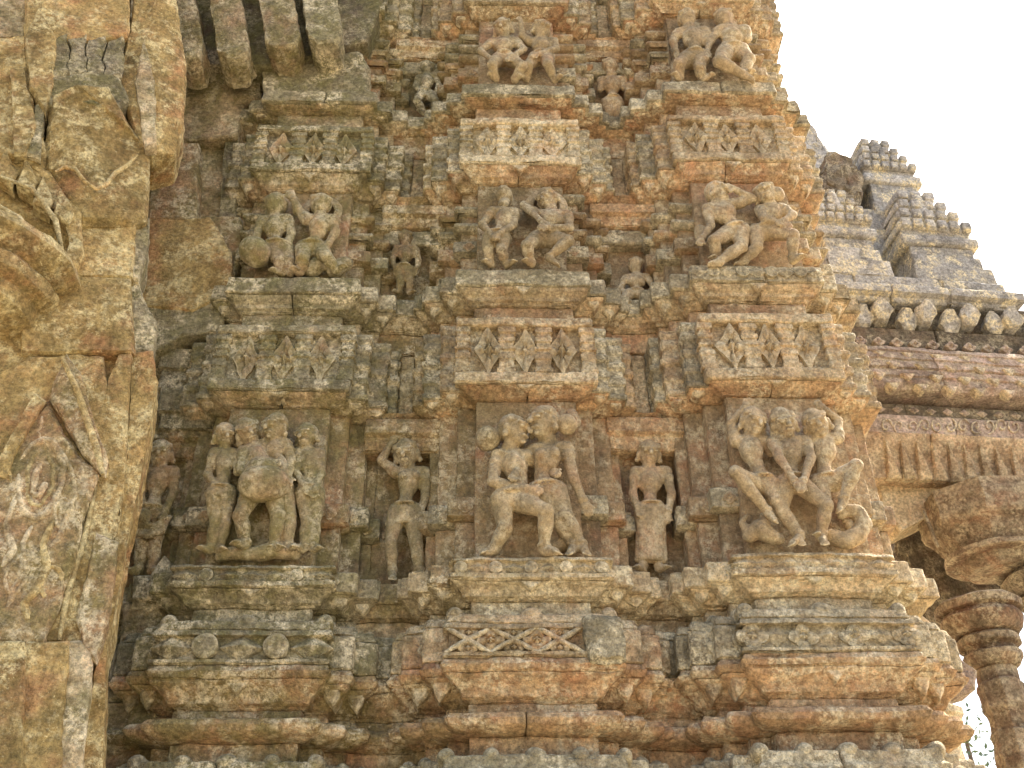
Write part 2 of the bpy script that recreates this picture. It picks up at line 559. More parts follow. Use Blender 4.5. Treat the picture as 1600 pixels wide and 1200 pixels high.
# every course from the bottom up: name, pixel row of its foot and head on the middle pier, profile, material kind
P0, P1, P2 = .15, .03, .10
COURSES = [
    ('plinth', None, 1320, 'grey', ((0, .2), (1, .2))),
    ('ledge', 1320, 1178, 'grey', ((0, .17), (.1, .19), (.8, .19), (.86, .165), (1, .165))),
    ('neck', 1178, 1151, 'orange', ((0, .02), (1, .02))),
    ('torus', 1151, 1111, 'orange', ((0, .03), (.1, .10), (.3, .15), (.55, .165), (.8, .15), (.92, .11), (1, .08))),
    ('neck', 1111, 1099, 'orange', ((0, .03), (1, .03))),
    ('cyma', 1099, 1048, 'orange', ((0, .02), (.12, .03), (.14, .06), (.5, .085), (.8, .135), (1, .175))),
    ('fillet', 1048, 1026, 'orange', ((0, .175), (.5, .195), (.55, .185), (1, .18))),
    ('frieze', 1026, 972, 'grey', ((0, .18), (1, .18))),
    ('coping', 972, 958, 'grey', ((0, .17), (1, .15))),
    ('neck', 958, 940, 'cream', ((0, .02), (1, .02))),
    ('cyma', 940, 906, 'cream', ((0, .04), (.15, .045), (.18, .07), (.5, .085), (.8, .115), (1, .15))),
    ('ledge', 906, 871, 'cream', ((0, .165), (.9, .165), (1, .15))),
    ('dado', 871, 627, 'dado', ((0, 0), (1, 0))),
    ('cyma', 627, 599, 'orange', ((0, .03), (.12, .035), (.15, .06), (.55, .075), (.85, .11), (1, .13))),
    ('frieze', 599, 495, 'tan', ((0, .145), (.12, .145), (.88, .15), (1, .15))),
    ('neck', 495, 481, 'orange', ((0, .02), (1, .02))),
    ('cyma', 481, 447, 'tan', ((0, .04), (.15, .045), (.18, .07), (.5, .08), (.75, .12), (1, .14))),
    ('ledge', 447, 421, 'grey', ((0, .155), (1, .15))),
    ('dado', 421, 291, 'dado', ((0, 0), (1, 0))),
    ('cyma', 291, 257, 'orange', ((0, .03), (.12, .035), (.15, .06), (.55, .075), (.85, .11), (1, .125))),
    ('frieze', 257, 186, 'cream', ((0, .14), (1, .14))),
    ('neck', 186, 170, 'orange', ((0, .02), (1, .02))),
    ('cyma', 170, 151, 'orange', ((0, .05), (.5, .08), (1, .13))),
    ('ledge', 151, 131, 'grey', ((0, .15), (1, .145))),
    ('dado', 131, 33, 'dado', ((0, 0), (1, 0))),
    ('cyma', 33, 8, 'orange', ((0, .03), (.5, .075), (1, .12))),
    ('frieze', 8, -55, 'tan', ((0, .14), (1, .14))),
    ('ledge', -55, -80, 'grey', ((0, .06), (.4, .15), (1, .15))),
    ('dado', -80, -150, 'dado', ((0, 0), (1, 0))),
]
ZC = []
zprev = .3
for k, (nm, pb, pt, mt, pf) in enumerate(COURSES):
    q = pf[-1][1]
    zt = Z(pt, q)
    if nm in ('dado',):
        zt = Z(pt, 0.0)
    ZC.append((zprev, zt))
    zprev = zt
STATUE_TIERS = [12, 18, 24]
PIERS = {'A': (-1.40, -.11), 'B': (.335, 0.0), 'C': (2.085, .07)}
HW = .35
STEP = .13


def rings_block(fr, a, b, qb, qf, z0, z1, mat, parent, eL=1, eR=1, p=.13):
    """flank of a frieze: a little ringed baluster pilaster"""
    pr = []
    ts = [0, .07, .1, .2, .23, .32, .36, .46, .5, .56, .6, .7, .74, .82, .86, .93, 1]
    vs = [1, 1, .9, .9, 1, 1, .88, .88, 1.04, 1.04, .88, .88, 1.0, 1.0, .9, 1.02, 1.02]
    for t, v in zip(ts, vs): pr.append((t, p * v))
    return block(fr, a, b, qb, qf, z0, z1, mat, 'baluster', parent, prof=pr, eL=eL, eR=eR, r=.007, cell=.02,
                 er=(.010, .005, .002), chip=.012)


def frieze_open(fr, u0, u1, qf, z0, z1, mat, parent, flowers, skip=()):
    """frieze with hollows: back, rails, ringed balusters and lozenge flowers between"""
    H = z1 - z0
    fz = block(fr, u0 + .02, u1 - .02, qf - .4, qf - .06, z0 + .02, z1 - .02, mat, 'frieze', parent, r=.01, cell=.03)
    rail = .13 * H
    a = block(fr, u0, u1, qf - .1, qf, z0, z0 + rail + .02, mat, 'rail', fz, r=.012, er=(.012, .006, .003))
    b = block(fr, u0, u1, qf - .1, qf + .006, z1 - rail, z1, mat, 'rail', fz, r=.012, er=(.012, .006, .003))
    n = flowers
    endw = .10 * (u1 - u0)
    span = (u1 - u0 - 2 * endw)
    pitch = span / n
    gap = pitch * .38
    zl, zh = z0 + rail + .018, z1 - rail
    # solid end posts and balusters
    posts = [(u0 + .004, u0 + endw - .01)] + [(u0 + endw + pitch * i - gap / 2, u0 + endw + pitch * i + gap / 2) for i in range(1, n)] + [(u1 - endw + .01, u1 - .004)]
    for (pa, pb) in posts:
        hh = zh - zl
        pr = [(0, .016), (.1, .016), (.12, .006), (.28, .004), (.3, .012), (.4, .012), (.42, 0), (.48, 0), (.5, .015), (.55, .015), (.57, 0), (.66, .0), (.68, .011), (.76, .011), (.78, .0), (.86, .0), (.88, .014), (1, .014)]
        block(fr, pa, pb, qf - .1, qf - .024, zl, zh, mat, 'baluster', fz, prof=pr, r=.005, cell=.018, er=(.007, .005, .003), chip=.01)
    for i in range(n):
        if i in skip: continue
        uc = u0 + endw + pitch * (i + .5) + rnd.uniform(-.008, .008)
        vs_ = rnd.uniform(.9, 1.06)
        polar(fr, uc, (zl + zh) / 2, qf - .06, pitch * .42 * vs_, (zh - zl) * .53, .055 * rnd.uniform(.7, 1.15), 'diamond', M['statue'] if mat != M['cream'] else M['cream'],
              'diamond_flower', fz, er=(.007, rnd.choice((.006, .009, .013)), .003), nt=48)
    return fz


def ledge_row(fr, u0, u1, q, zc, h, mat, parent, kinds, amp=.022):
    n = len(kinds)
    wd = (u1 - u0) / n
    for i, kd in enumerate(kinds):
        uc = u0 + wd * (i + .5)
        if kd == 'd': polar(fr, uc, zc, q, wd * .62, h, amp, 'lozenge', mat, 'lozenge', parent, nt=16, er=(.005, .004, .002))
        if kd == 'o': polar(fr, uc, zc, q, h * .95, h * .95, amp, 'disc', mat, 'disc', parent, nt=20, er=(.004, .003, .002))
        if kd == 'f': polar(fr, uc, zc, q, wd * .5, h * 1.0, amp * 1.3, 'flower', mat, 'carved_flower', parent, nt=24, er=(.005, .004, .002))


PARTS = {}
for key, (xc, dq) in PIERS.items():
    fr = F0
    flip = {'A': 'grey', 'B': None, 'C': None}[key]
    for k, ((nm, pb, pt, mt, pf), (z0, z1)) in enumerate(zip(COURSES, ZC)):
        mat = M[mt]
        if key == 'A' and mt in ('cream', 'tan', 'orange') and k > 8: mat = M['grey'] if mt != 'orange' else M['tan']
        if key == 'B' and mt == 'grey' and k in (7, 8): mat = M['tan']
        if key == 'C' and mt == 'cream' and nm == 'frieze': mat = M['tan']
        pm = max(p for _, p in pf)
        label = None
        # --- front of the pier
        f = None
        if nm == 'frieze' and k != 7:
            sk = ()
            f = frieze_open(fr, xc - HW - .148, xc + HW + .148, dq + .145, z0 + .001, z1 - .001, mat, tower, 3, sk)
        elif nm == 'dado':
            f = block(fr, xc - HW, xc + HW, dq - .3, dq, z0, z1, mat, 'dado', tower, r=.012, cell=.035)
        else:
            pf0 = pf
            if k == 7: pf0 = ((0, .185), (.15, .185), (.18, .145), (.80, .145), (.83, .185), (1, .18))
            if k == 11: pf0 = ((0, .165), (.26, .165), (.29, .137), (.80, .137), (.84, .162), (1, .158))
            n = 2 if nm in ('cyma', 'torus', 'ledge') and rnd.random() < .35 else 1
            fs = course(fr, xc - HW, xc + HW, dq - .3, dq, z0, z1 - .0015, mat, {'plinth': 'plinth_stone', 'ledge': 'ledge_stone', 'neck': 'neck_stone',
                        'torus': 'rounded_moulding', 'cyma': 'curved_moulding', 'fillet': 'fillet', 'frieze': 'frieze', 'coping': 'coping_stone'}[nm],
                        tower, n=n, prof=pf0, er=(.012, .007, .004) if nm in ('ledge', 'plinth') else (.008, .005, .0035))
            f = fs[0]
        PARTS[key, k] = f
        # --- ornament on the front
        zc = (z0 + z1) / 2
        if nm == 'frieze' and k == 7:
            q = dq + .135
            hz = (z1 - z0)
            a0, a1 = xc - HW - .17, xc + HW + .17
            if key == 'A':
                ledge_row(fr, a0, a1, q, zc, hz * .38, M['grey'], f, 'dodod', .075)
            elif key == 'B':
                a1 = xc + HW - .06
                nx = 3
                wd = (a1 - a0) / nx
                zl, zh_ = z0 + hz * .14, z1 - hz * .14
                for i in range(nx):
                    for s0, s1 in ((zl, zh_), (zh_, zl)):
                        tube(fr, [(a0 + wd * (i + tt / 6), q + .035, s0 + (s1 - s0) * tt / 6) for tt in range(7)], .017, M['tan'], 'lattice_bar', f)
                    polar(fr, a0 + wd * (i + .5), zl + .03, q, .06, .055, .05, 'flower', M['tan'], 'carved_flower', f, nt=20)
                    polar(fr, a0 + wd * (i + .5), zh_ - .03, q, .06, .055, .05, 'flower', M['tan'], 'carved_flower', f, nt=20)
                    if i: polar(fr, a0 + wd * i, zc, q, .085, hz * .30, .055, 'flower', M['orange'], 'carved_flower', f, nt=24)
                block(fr, xc + HW - .05, xc + HW + .185, dq, dq + .235, z0 - .05, z1 + .03, M['grey'], 'rough_block', f, r=.03,
                      er=(.02, .012, .005), label='rough uncarved grey block at the end of the frieze')
            else:
                for i in range(7):
                    polar(fr, a0 + .06 + i * .155, zc + rnd.uniform(-.01, .01), q, .095, hz * .36, .045, 'lozenge' if i % 2 else 'flower', M['grey'], 'worn_flower', f, nt=24, er=(.012, .010, .004))
        if nm == 'coping':
            for i, uu in enumerate((xc - HW - .12, xc, xc + HW + .12)):
                polar(fr, uu, z1 - .005, dq + .11, .07 if i == 1 else .05, .055, .05, 'boss', mat, 'stud', f, nt=14, back=.1)
        if nm == 'ledge' and k == 1:
            for i in range(5):
                uu = xc - HW - .15 + i * (2 * HW + .3) / 4
                polar(fr, uu, z1 - .0, dq + .10, .05 if i != 2 else .065, .05, .07, 'boss', M['grey'], 'stud', f, nt=14, back=.12)
            ledge_row(fr, xc - HW - .16, xc + HW + .16, dq + .19, z1 - .17, .07, M['grey'], f, 'dfdfdfd', .03)
        if nm == 'ledge' and k == 11:
            ks = {'A': 'dodddod', 'B': 'ododododo', 'C': 'ddddddd'}[key]
            ledge_row(fr, xc - HW - .14, xc + HW + .14, dq + .125, zc + .045 * (z1 - z0), (z1 - z0) * .29, mat, f, ks, .042)
        if nm == 'ledge' and k == 17 and key == 'C':
            ledge_row(fr, xc - HW - .145, xc + HW + .145, dq + .155, zc + .005, (z1 - z0) * .33, mat, f, 'dodododod', .022)
        if nm == 'cyma':
            prw = float(np.interp(.62, [p[0] for p in pf], [p[1] for p in pf]))
            if rnd.random() < .9:
                hz = (z1 - z0)
                prism(fr, [(xc - .075, z1 - .05 * hz), (xc, z0 + .38 * hz), (xc + .075, z1 - .05 * hz)], dq + prw - .06, dq + prw + .045, mat, 'leaf_drop', f, L=.03, er=(.006, .004, .002), bevel=.012)
        # --- the stepped flanks, both sides, two steps back
        for side in (-1, 1):
            for lv in (1, 2, 3):
                outer = key == 'C' and side == 1
                hin, hout = HW + STEP * (lv - 1), HW + STEP * lv - (.06 if lv == 3 and not outer else 0)
                q1 = dq - .10 * lv - (.05 if lv == 3 and outer else -.01 if lv == 3 else 0)
                a, b = (xc - hout, xc - hin + .03) if side < 0 else (xc + hin - .03, xc + hout)
                eL, eR = (1, 0) if side < 0 else (0, 1)
                if key == 'A' and side < 0 and lv == 2 and nm in ('frieze',) and k == 20: pass
                mat2 = mat
                if nm == 'frieze' and k != 7:
                    rings_block(fr, a, b, q1 - .35, q1, z0, z1 - .001, M['grey'] if rnd.random() < .35 else mat, tower, eL, eR)
                    continue
                if nm == 'dado':
                    H = z1 - z0
                    zs = [z0, z0 + H * .30, z0 + H * .43, z1]
                    sh = rnd.uniform(-.03, .03)
                    zs[1] += sh; zs[2] += sh
                    block(fr, a, b, q1 - .3, q1, zs[0], zs[1], M['dado'], 'strip_stone', tower, r=.008, cell=.035)
                    bb = block(fr, a, b, q1 - .3, q1, zs[1] + .002, zs[2], M['grey'] if rnd.random() < .4 else mat2, 'band_stone', tower, prof=((0, .02), (.12, .055), (1, .055)),
                               eL=eL, eR=eR, r=.01, cell=.024)
                    uc, zz = (a + b) / 2 - .012 * side * -1, (zs[1] + zs[2]) / 2
                    polar(fr, uc, zz, q1 + .055, .05, .045, .016, 'flower', mat2, 'carved_flower', bb, nt=16, er=(.004, .003, .002))
                    block(fr, a, b, q1 - .3, q1 - rnd.uniform(0, .01), zs[2] + .002, zs[3], M['dado'], 'strip_stone', tower, r=.008, cell=.035)
                    if k == 24 or k == 18 or (k == 12 and lv == 3):
                        # little brackets stacked beside the upper statues
                        zz = zs[2] + .12
                        while zz < z1 - .1 and k in (24, 18):
                            block(fr, a, b, q1 - .1, q1, zz, zz + .07, mat2 if rnd.random() < .6 else M['grey'], 'bracket_stone', tower, prof=((0, .03), (.5, .06), (1, .055)), eL=eL, eR=eR, r=.008, cell=.024)
                            zz += .15 if k == 24 else .19
                    continue
                bl = block(fr, a, b, q1 - .3, q1, z0, z1 - .0015, mat2, {'plinth': 'plinth_stone', 'ledge': 'ledge_stone', 'neck': 'neck_stone',
                           'torus': 'rounded_moulding', 'cyma': 'curved_moulding', 'fillet': 'fillet', 'frieze': 'frieze', 'coping': 'coping_stone'}[nm], tower,
                           prof=pf, eL=eL, eR=eR, er=(.009, .006, .0035))
                ucx = (a + b) / 2 + side * pm * .5
                if k == 7:
                    polar(fr, ucx - .015, zc, q1 + .18, .06, (z1 - z0) * .4, .03, 'lozenge' if key != 'C' else 'flower', mat2, 'lozenge' if key != 'C' else 'worn_flower', bl, nt=16)
                if nm == 'ledge' and k in (1, 11) or nm == 'coping':
                    if k != 11: polar(fr, ucx, z1, q1 + .10, .045, .055, .05, 'boss', mat2, 'stud', bl, nt=12, back=.1)
                    else: polar(fr, ucx, zc, q1 + .165, .05, (z1 - z0) * .33, .02, 'flower', mat2, 'carved_flower', bl, nt=14)
                if nm == 'cyma' and lv < 3:
                    # pendent leaf at the corner of each step
                    hz = z1 - z0
                    cx = (b if side > 0 else a) + side * pm * .35
                    prism(fr, [(cx - .055, z1 - .1 * hz), (cx - .04, z0 + .45 * hz), (cx + side * .01, z0 + .12 * hz), (cx + .045, z0 + .5 * hz), (cx + .055, z1 - .1 * hz)],
                          q1 + .0, q1 + pm * .82, mat2, 'leaf_drop', bl, L=.03, er=(.008, .005, .002), bevel=.02)

# --- recesses between the piers
NICHES = [('N0', PIERS['A'][0] - .95, PIERS['A'][0] - HW - 2 * STEP + .02, -.42),
          ('N1', PIERS['A'][0] + HW + 2 * STEP - .02, PIERS['B'][0] - HW - 2 * STEP + .02, -.34),
          ('N2', PIERS['B'][0] + HW + 2 * STEP - .02, PIERS['C'][0] - HW - 2 * STEP + .02, -.30)]
for key, a, b, q in NICHES:
    for k, ((nm, pb, pt, mt, pf), (z0, z1)) in enumerate(zip(COURSES, ZC)):
        mat = M[mt] if mt != 'cream' else M['tan']
        if key == 'N0' : mat = M['grey'] if mt != 'dado' else M['dado']
        pf2 = tuple((t, p * .75) for t, p in pf)
        if nm == 'dado':
            block(F0, a, b, q - .3, q - .08, z0, z1, M['dado'], 'niche_back', tower, r=.01, cell=.035)
            H = z1 - z0
            # orange lintel hanging over the niche
            block(F0, a, b, q - .1, q + .06, z1 - H * .20, z1 - .002, M['orange'], 'lintel', tower, prof=((0, .0), (.4, .02), (.5, .06), (1, .06)), eL=0, eR=0, r=.012, cell=.026)
            if k != 12:
                block(F0, a + .02, b - .02, q - .1, q + .03, z1 - H * .36, z1 - H * .21, M['grey'], 'lintel', tower, r=.014)
        elif nm == 'frieze' and k != 7:
            mid = (a + b) / 2
            block(F0, a, b, q - .3, q - .03, z0, z1, mat, 'niche_back', tower, r=.01, cell=.035)
            block(F0, mid - .055, mid + .055, q - .05, q + .03, z0, z1 - .03, mat, 'pilaster', tower, r=.01)
            for sgn in (-1, 1):
                rings_block(F0, mid + sgn * .15 - .05, mid + sgn * .15 + .05, q - .1, q - .02, z0, z1 - .01, M['tan'] if rnd.random() < .5 else M['grey'], tower, 1, 1, p=.045)
        else:
            block(F0, a, b, q - .3, q, z0, z1 - .0015, mat, {'plinth': 'plinth_stone', 'ledge': 'ledge_stone', 'neck': 'neck_stone',
                  'torus': 'rounded_moulding', 'cyma': 'curved_moulding', 'fillet': 'fillet', 'frieze': 'frieze', 'coping': 'coping_stone'}[nm], tower,
                  prof=pf2, eL=0, eR=0, er=(.016, .008, .003))
# solid mass behind
block(F0, -4.2, 2.75, -4.5, -.45, 0, 12.3, M['dado'], 'wall_core', tower, cell=.6, r=.02, chip=0)

# ================================================================== the porch corner close on the left
LQ = at(200, 800, 5.35)
FL = Frame(LQ[0], LQ[1], 14)
porch = thing('temple_porch', 'golden brown corner pillar and bracket of the porch, rising close at the left edge', 'porch', (LQ[0] - .5, LQ[1] + .3, 0))


def pl(fr, pts, q, g=0):
    cx, cy = sum(p[0] for p in pts) / len(pts), sum(p[1] for p in pts) / len(pts)
    pts = [(x + g * (x - cx) / (math.hypot(x - cx, y - cy) + 1e-6), y + g * (y - cy) / (math.hypot(x - cx, y - cy) + 1e-6)) for x, y in pts]
    return [fr.uz(x, y, q) for x, y in pts]


def pst(pts, q, depth, mat, name='stone', dq=None, L=.034, er=(.010, .009, .005), bevel=.018, parent=None, fr=None, label=None):
    fr = fr or FL
    return prism(fr, pl(fr, pts, q, 5)[::-1], q - depth, q, M[mat], name, parent or porch, L=L, er=er, bevel=bevel, dq=dq[::-1] if dq else None, label=label)


# solid core of the pillar
pst([(-300, 1400), (-300, -200), (150, -200), (205, 200), (195, 560), (150, 900), (110, 1400)], -.10, .5, 'gold', 'pillar_core', L=.12)
# shaft, from the bottom
pst([(-200, 1330), (-150, 1006), (38, 1003), (30, 1330)], .07, .3, 'gold')
pst([(30, 1330), (40, 1004), (108, 1004), (86, 1330)], .04, .3, 'gold')
pst([(80, 1330), (100, 1004), (146, 1006), (138, 1100), (118, 1330)], .015, .3, 'cream')
pst([(116, 1330), (138, 1105), (156, 1010), (166, 960), (160, 1200), (148, 1330)], -.05, .3, 'gold')
pst([(100, 1000), (128, 800), (148, 735), (168, 600), (186, 556), (206, 552), (196, 700), (182, 860), (164, 955), (140, 1005)], -.02, .3, 'gold')
pst([(132, 1006), (122, 960), (150, 835), (183, 850), (168, 965), (150, 1030)], .02, .12, 'orange', 'raised_strip', bevel=.025)
pst([(168, 950), (186, 850), (200, 700), (208, 552), (238, 552), (246, 600), (230, 690), (197, 820), (178, 960), (166, 1010)], -.08, .35, 'gold')
dp = pst([(-150, 1000), (-150, 640), (55, 560), (100, 556), (160, 560), (168, 640), (150, 760), (98, 1000)], -.02, .3, 'gold', 'shaft_stone')
# the big lozenge carved with scrolls
pst([(78, 622), (104, 556), (124, 590), (166, 715), (160, 735), (142, 720)], .05, .12, 'orange', 'lozenge_rim', bevel=.03, dq=[0, .02, .03, .02, 0, 0])
pst([(-10, 735), (52, 615), (66, 626), (10, 740)], .07, .14, 'gold', 'lozenge_rim', bevel=.02)
lz = pst([(68, 632), (148, 742), (108, 880), (66, 1000), (-40, 1000), (-90, 850), (8, 740)], .04, .12, 'orange', 'lozenge_panel', bevel=.03, er=(.02, .016, .008))


def strand(px, q, r, mat='orange', er=(.014, .012, .006)):
    P_ = []
    for (x0, y0), (x1, y1) in zip(px[:-1], px[1:]):
        for t_ in (0, .33, .67):
            x, y = x0 + (x1 - x0) * t_, y0 + (y1 - y0) * t_
            P_.append((FL.uz(x, y, q)[0], q, FL.uz(x, y, q)[1]))
    tube(FL, P_, r, M[mat], 'scroll', lz, er=er)


def ellp(cx, cy, rx, ry, a0, a1, n=14, tilt=.25):
    return [(cx + rx * math.cos(a) + tilt * -ry * math.sin(a) * .6, cy + ry * math.sin(a)) for a in np.linspace(a0, a1, n)]


strand(ellp(64, 748, 34, 62, -2.6, 3.4), .032, .020)
strand(ellp(64, 748, 20, 44, -1.0, 4.4), .036, .014, 'gold')
strand(ellp(62, 752, 8, 24, 0, 5.0), .044, .018)
strand([(96, 700), (112, 740), (120, 776), (108, 800), (92, 838), (70, 860)], .034, .016)
strand([(84, 812), (66, 850), (72, 884), (58, 920), (36, 940), (44, 980)], .036, .020, 'gold')
strand([(50, 820), (34, 850), (42, 890), (22, 920), (8, 960)], .034, .016)
strand([(24, 770), (10, 820), (20, 860), (-4, 900)], .034, .020)
strand([(30, 690), (14, 730), (20, 770)], .034, .014, 'gold')
strand(ellp(24, 900, 16, 26, 0, 4.5), .034, .014)
strand(ellp(78, 908, 14, 24, 2, 6.5), .034, .014, 'gold')
strand(ellp(98, 800, 12, 20, 1, 5.5), .034, .012)
strand([(66, 650), (58, 676), (70, 690), (84, 700)], .034, .012)
# courses above the lozenge
pst([(-200, 640), (-200, 330), (30, 420), (108, 440), (40, 470), (30, 552), (60, 560)], -.04, .3, 'gold')
pst([(34, 548), (42, 474), (112, 436), (200, 434), (206, 545)], .0, .3, 'gold')
pst([(206, 545), (200, 434), (214, 430), (224, 470), (240, 500), (238, 548)], -.12, .3, 'grey')
pst([(114, 430), (126, 348), (208, 348), (204, 428)], -.02, .3, 'gold')
pst([(206, 430), (210, 348), (232, 342), (226, 400), (216, 432)], -.08, .3, 'grey')
for pts_, q_, r_ in (([(98, 560), (120, 612), (150, 700), (160, 742)], .075, .020), ([(150, 760), (132, 840), (104, 930), (92, 1000)], -.012, .018)):
    tube(FL, [(FL.uz(x, y, q_)[0], q_, FL.uz(x, y, q_)[1]) for x, y in pts_], r_, M['gold'], 'ridge', porch)
# round capital, its rings seen from below
cc = at(-55, 440, 4.95)
zz = cc[2]
cap = lathe((cc[0], cc[1] + .1, zz), [(.30, -.28), (.40, -.2), (.42, -.10), (.50, -.06), (.53, .0), (.49, .04), (.55, .08), (.62, .16), (.60, .22), (.52, .25)], M['gold'], 'round_capital', porch, n=44, er=(.02, .014, .006))
for i, (x, y) in enumerate(((8, 248), (40, 262), (66, 290), (96, 310))):
    pst([(x - 12, y + 22), (x, y - 14), (x + 14, y + 18), (x + 8, y + 34)], .10, .14, 'gold', 'petal', bevel=.02)
pst([(-20, 240), (10, 236), (74, 268), (120, 330), (128, 390), (104, 446), (84, 438), (108, 380), (98, 340), (60, 290), (0, 262)], .06, .25, 'gold', 'capital_rim')
# brackets above
for pts_, q_, r_ in (([(0, 276), (50, 296), (86, 344), (100, 400)], .18, .018), ([(-10, 316), (30, 340), (60, 380), (70, 420)], .24, .018)):
    tube(FL, [(FL.uz(x, y, q_)[0], q_, FL.uz(x, y, q_)[1]) for x, y in pts_], r_, M['gold'], 'ridge', porch)
b1 = pst([(128, 342), (72, 262), (84, 168), (120, 156), (168, 158), (196, 200), (228, 226), (226, 330), (200, 342)], .04, .35, 'gold', 'bracket', dq=[0, .02, .12, .14, .14, .08, -.02, -.04, -.02], bevel=.04)
tube(FL, [(*FL.uz(x, y, .14)[:1], .13 - abs(x - 130) * .0006, FL.uz(x, y, .14)[1]) for x, y in ((86, 262), (100, 256), (118, 262), (132, 282), (150, 292), (166, 284), (180, 264), (200, 250), (214, 232))], .016, M['gold'], 'scroll', b1)
pst([(76, 164), (62, 128), (90, 120), (150, 112), (182, 118), (196, 150), (180, 168), (120, 158)], .14, .3, 'dark', 'bracket', bevel=.03)
for i in range(4):
    x = 92 + 28 * i
    pst([(x - 12, 118), (x - 10, 64), (x + 12, 56), (x + 14, 112)], .13, .22, 'dark', 'rib', bevel=.03, er=(.03, .02, .008))
pst([(40, 58), (44, -80), (200, -80), (196, 50), (150, 62), (90, 60)], .12, .3, 'gold', 'bracket', bevel=.03)
pst([(186, 128), (206, 40), (222, -80), (262, -80), (286, 96), (284, 180), (272, 222), (236, 232), (222, 228), (206, 190)], .02, .4, 'gold', 'hanging_leaf', dq=[.02, .06, .08, .08, .0, -.04, -.05, 0, .02, .04], bevel=.04)
pst([(226, 226), (214, 130), (226, 60), (240, 130), (244, 222)], .09, .1, 'tan', 'leaf_rib', bevel=.02)
pst([(-200, 240), (-200, 62), (-10, 60), (38, 62), (44, 150), (72, 232), (60, 262), (20, 240)], .10, .4, 'gold', 'bracket', dq=[0, 0, 0, .02, .04, -.02, -.04, 0], bevel=.03)
pst([(22, 236), (16, 110), (36, 108), (52, 190), (40, 236)], .15, .1, 'gold', 'leaf_rib', bevel=.02)
pst([(44, 236), (56, 166), (70, 160), (62, 240)], .13, .1, 'grey', 'leaf_rib', bevel=.02)
pst([(-200, 58), (-200, -80), (40, -80), (38, 58)], .02, .4, 'tan', 'bracket', bevel=.03)
pst([(40, 60), (60, 10), (86, 60), (82, 132), (70, 170), (46, 130)], .16, .3, 'gold', 'hanging_leaf', bevel=.04)

# plain coursed wall between the porch and the first pier
FW = Frame(0, 6.22)
sidewall = thing('coursed_wall', 'plain weathered block wall squeezed between the porch pillar and the first carved pier', 'stone wall', (-2.4, 6.4, 0))


def wst(pts, q, depth, mat, **k):
    return pst(pts, q, depth, mat, k.pop('name', 'stone'), parent=sidewall, fr=FW, **k)


wst([(288, 214), (290, 96), (400, 92), (402, 150), (376, 160), (368, 206)], .06, .5, 'tan')
wst([(235, 338), (244, 226), (308, 226), (304, 338)], .10, .5, 'orange')
wst([(306, 338), (316, 228), (352, 226), (346, 336)], -.08, .4, 'tan')
wst([(344, 336), (352, 218), (372, 214), (368, 336)], .0, .4, 'dark')
wst([(212, 432), (238, 344), (326, 342), (356, 392), (358, 432), (322, 470), (300, 480), (214, 474)], .10, .5, 'gold')
wst([(204, 520), (212, 478), (300, 484), (336, 470), (344, 500), (330, 516), (282, 520), (238, 548), (216, 545)], .08, .5, 'grey')
wst([(306, 352), (306, 341), (372, 340), (374, 400), (362, 430), (330, 400)], .02, .4, 'dado')
for i, (a, b) in enumerate(((545, 572), (574, 604), (606, 640), (642, 668))):
    wst([(250, b), (256, a), (330, a), (326, b)], -.02 - .03 * (i % 2), .4, 'grey')
wst([(200, 668), (244, 600), (250, 545), (300, 545), (300, 920), (180, 930)], -.22, .3, 'dado')
wst([(206, 946), (212, 904), (244, 902), (246, 946)], .04, .3, 'grey', name='ledge_stone')
wst([(246, 940), (238, 900), (254, 872), (262, 880), (262, 946)], .08, .3, 'grey', name='ledge_stone')
wst([(188, 1000), (192, 940), (250, 948), (262, 996)], .02, .4, 'tan', bevel=.04)
wst([(168, 1092), (176, 1040), (190, 1004), (240, 1006), (236, 1088)], .02, .4, 'grey')
wst([(160, 1170), (166, 1098), (300, 1096), (290, 1130), (180, 1176)], .02, .5, 'tan', bevel=.03)
wst([(150, 1240), (160, 1178), (300, 1140), (300, 1240)], -.04, .5, 'dado', bevel=.03)

# ribbed underside of the porch eave, above the first pier
FE = Frame(0, 5.75)
eave = thing('porch_eave', 'dark broken eave with hanging ribs at the top, above the first pier', 'eave', (-1.6, 5.9, 9))
def est(pts, q, depth, mat, **k):
    return pst(pts, q, depth, mat, k.pop('name', 'stone'), parent=eave, fr=FE, **k)
est([(262, 100), (250, -120), (640, -120), (570, 60), (440, 96)], -.2, .5, 'dark', name='eave_slab')
for (x0, x1, y0, y1) in ((272, 312, 62, 84), (336, 384, 66, 82), (412, 464, 50, 66), (478, 530, 44, 58)):
    est([(x0 + 4, y0), (x0 - 26, -120), (x1 - 30, -120), (x1 + 2, y0 - 2), (x1 - 3, y1 - 4), (x1 - 12, y1), (x0 + 18, y1 + 2), (x0 + 6, y1 - 6)], .05, .35, 'tan' if x0 < 450 else 'grey', name='rib', bevel=.02, er=(.012, .014, .008))
wst([(418, 150), (414, 92), (440, 84), (460, 82), (480, 70), (520, 84), (558, 82), (572, 100), (570, 150)], .20, .3, 'grey', name='rough_block', er=(.03, .02, .008), label='rough uncarved grey block under the eave')

# ================================================================== the pillared hall to the right
HQ = at(1450, 440, 9.0)
FH = Frame(HQ[0], HQ[1], 5)
hall = thing('temple_hall', 'pillared stone hall with stepped miniature spires on its roof, right of the carved wall', 'temple hall', (HQ[0] + 1, HQ[1] + 2, 0))


def zh(py, q=0.0): return FH.uz(1450, py, q)[1]
def uh(px, py, q=0.0): return FH.uz(px, py, q)[0]


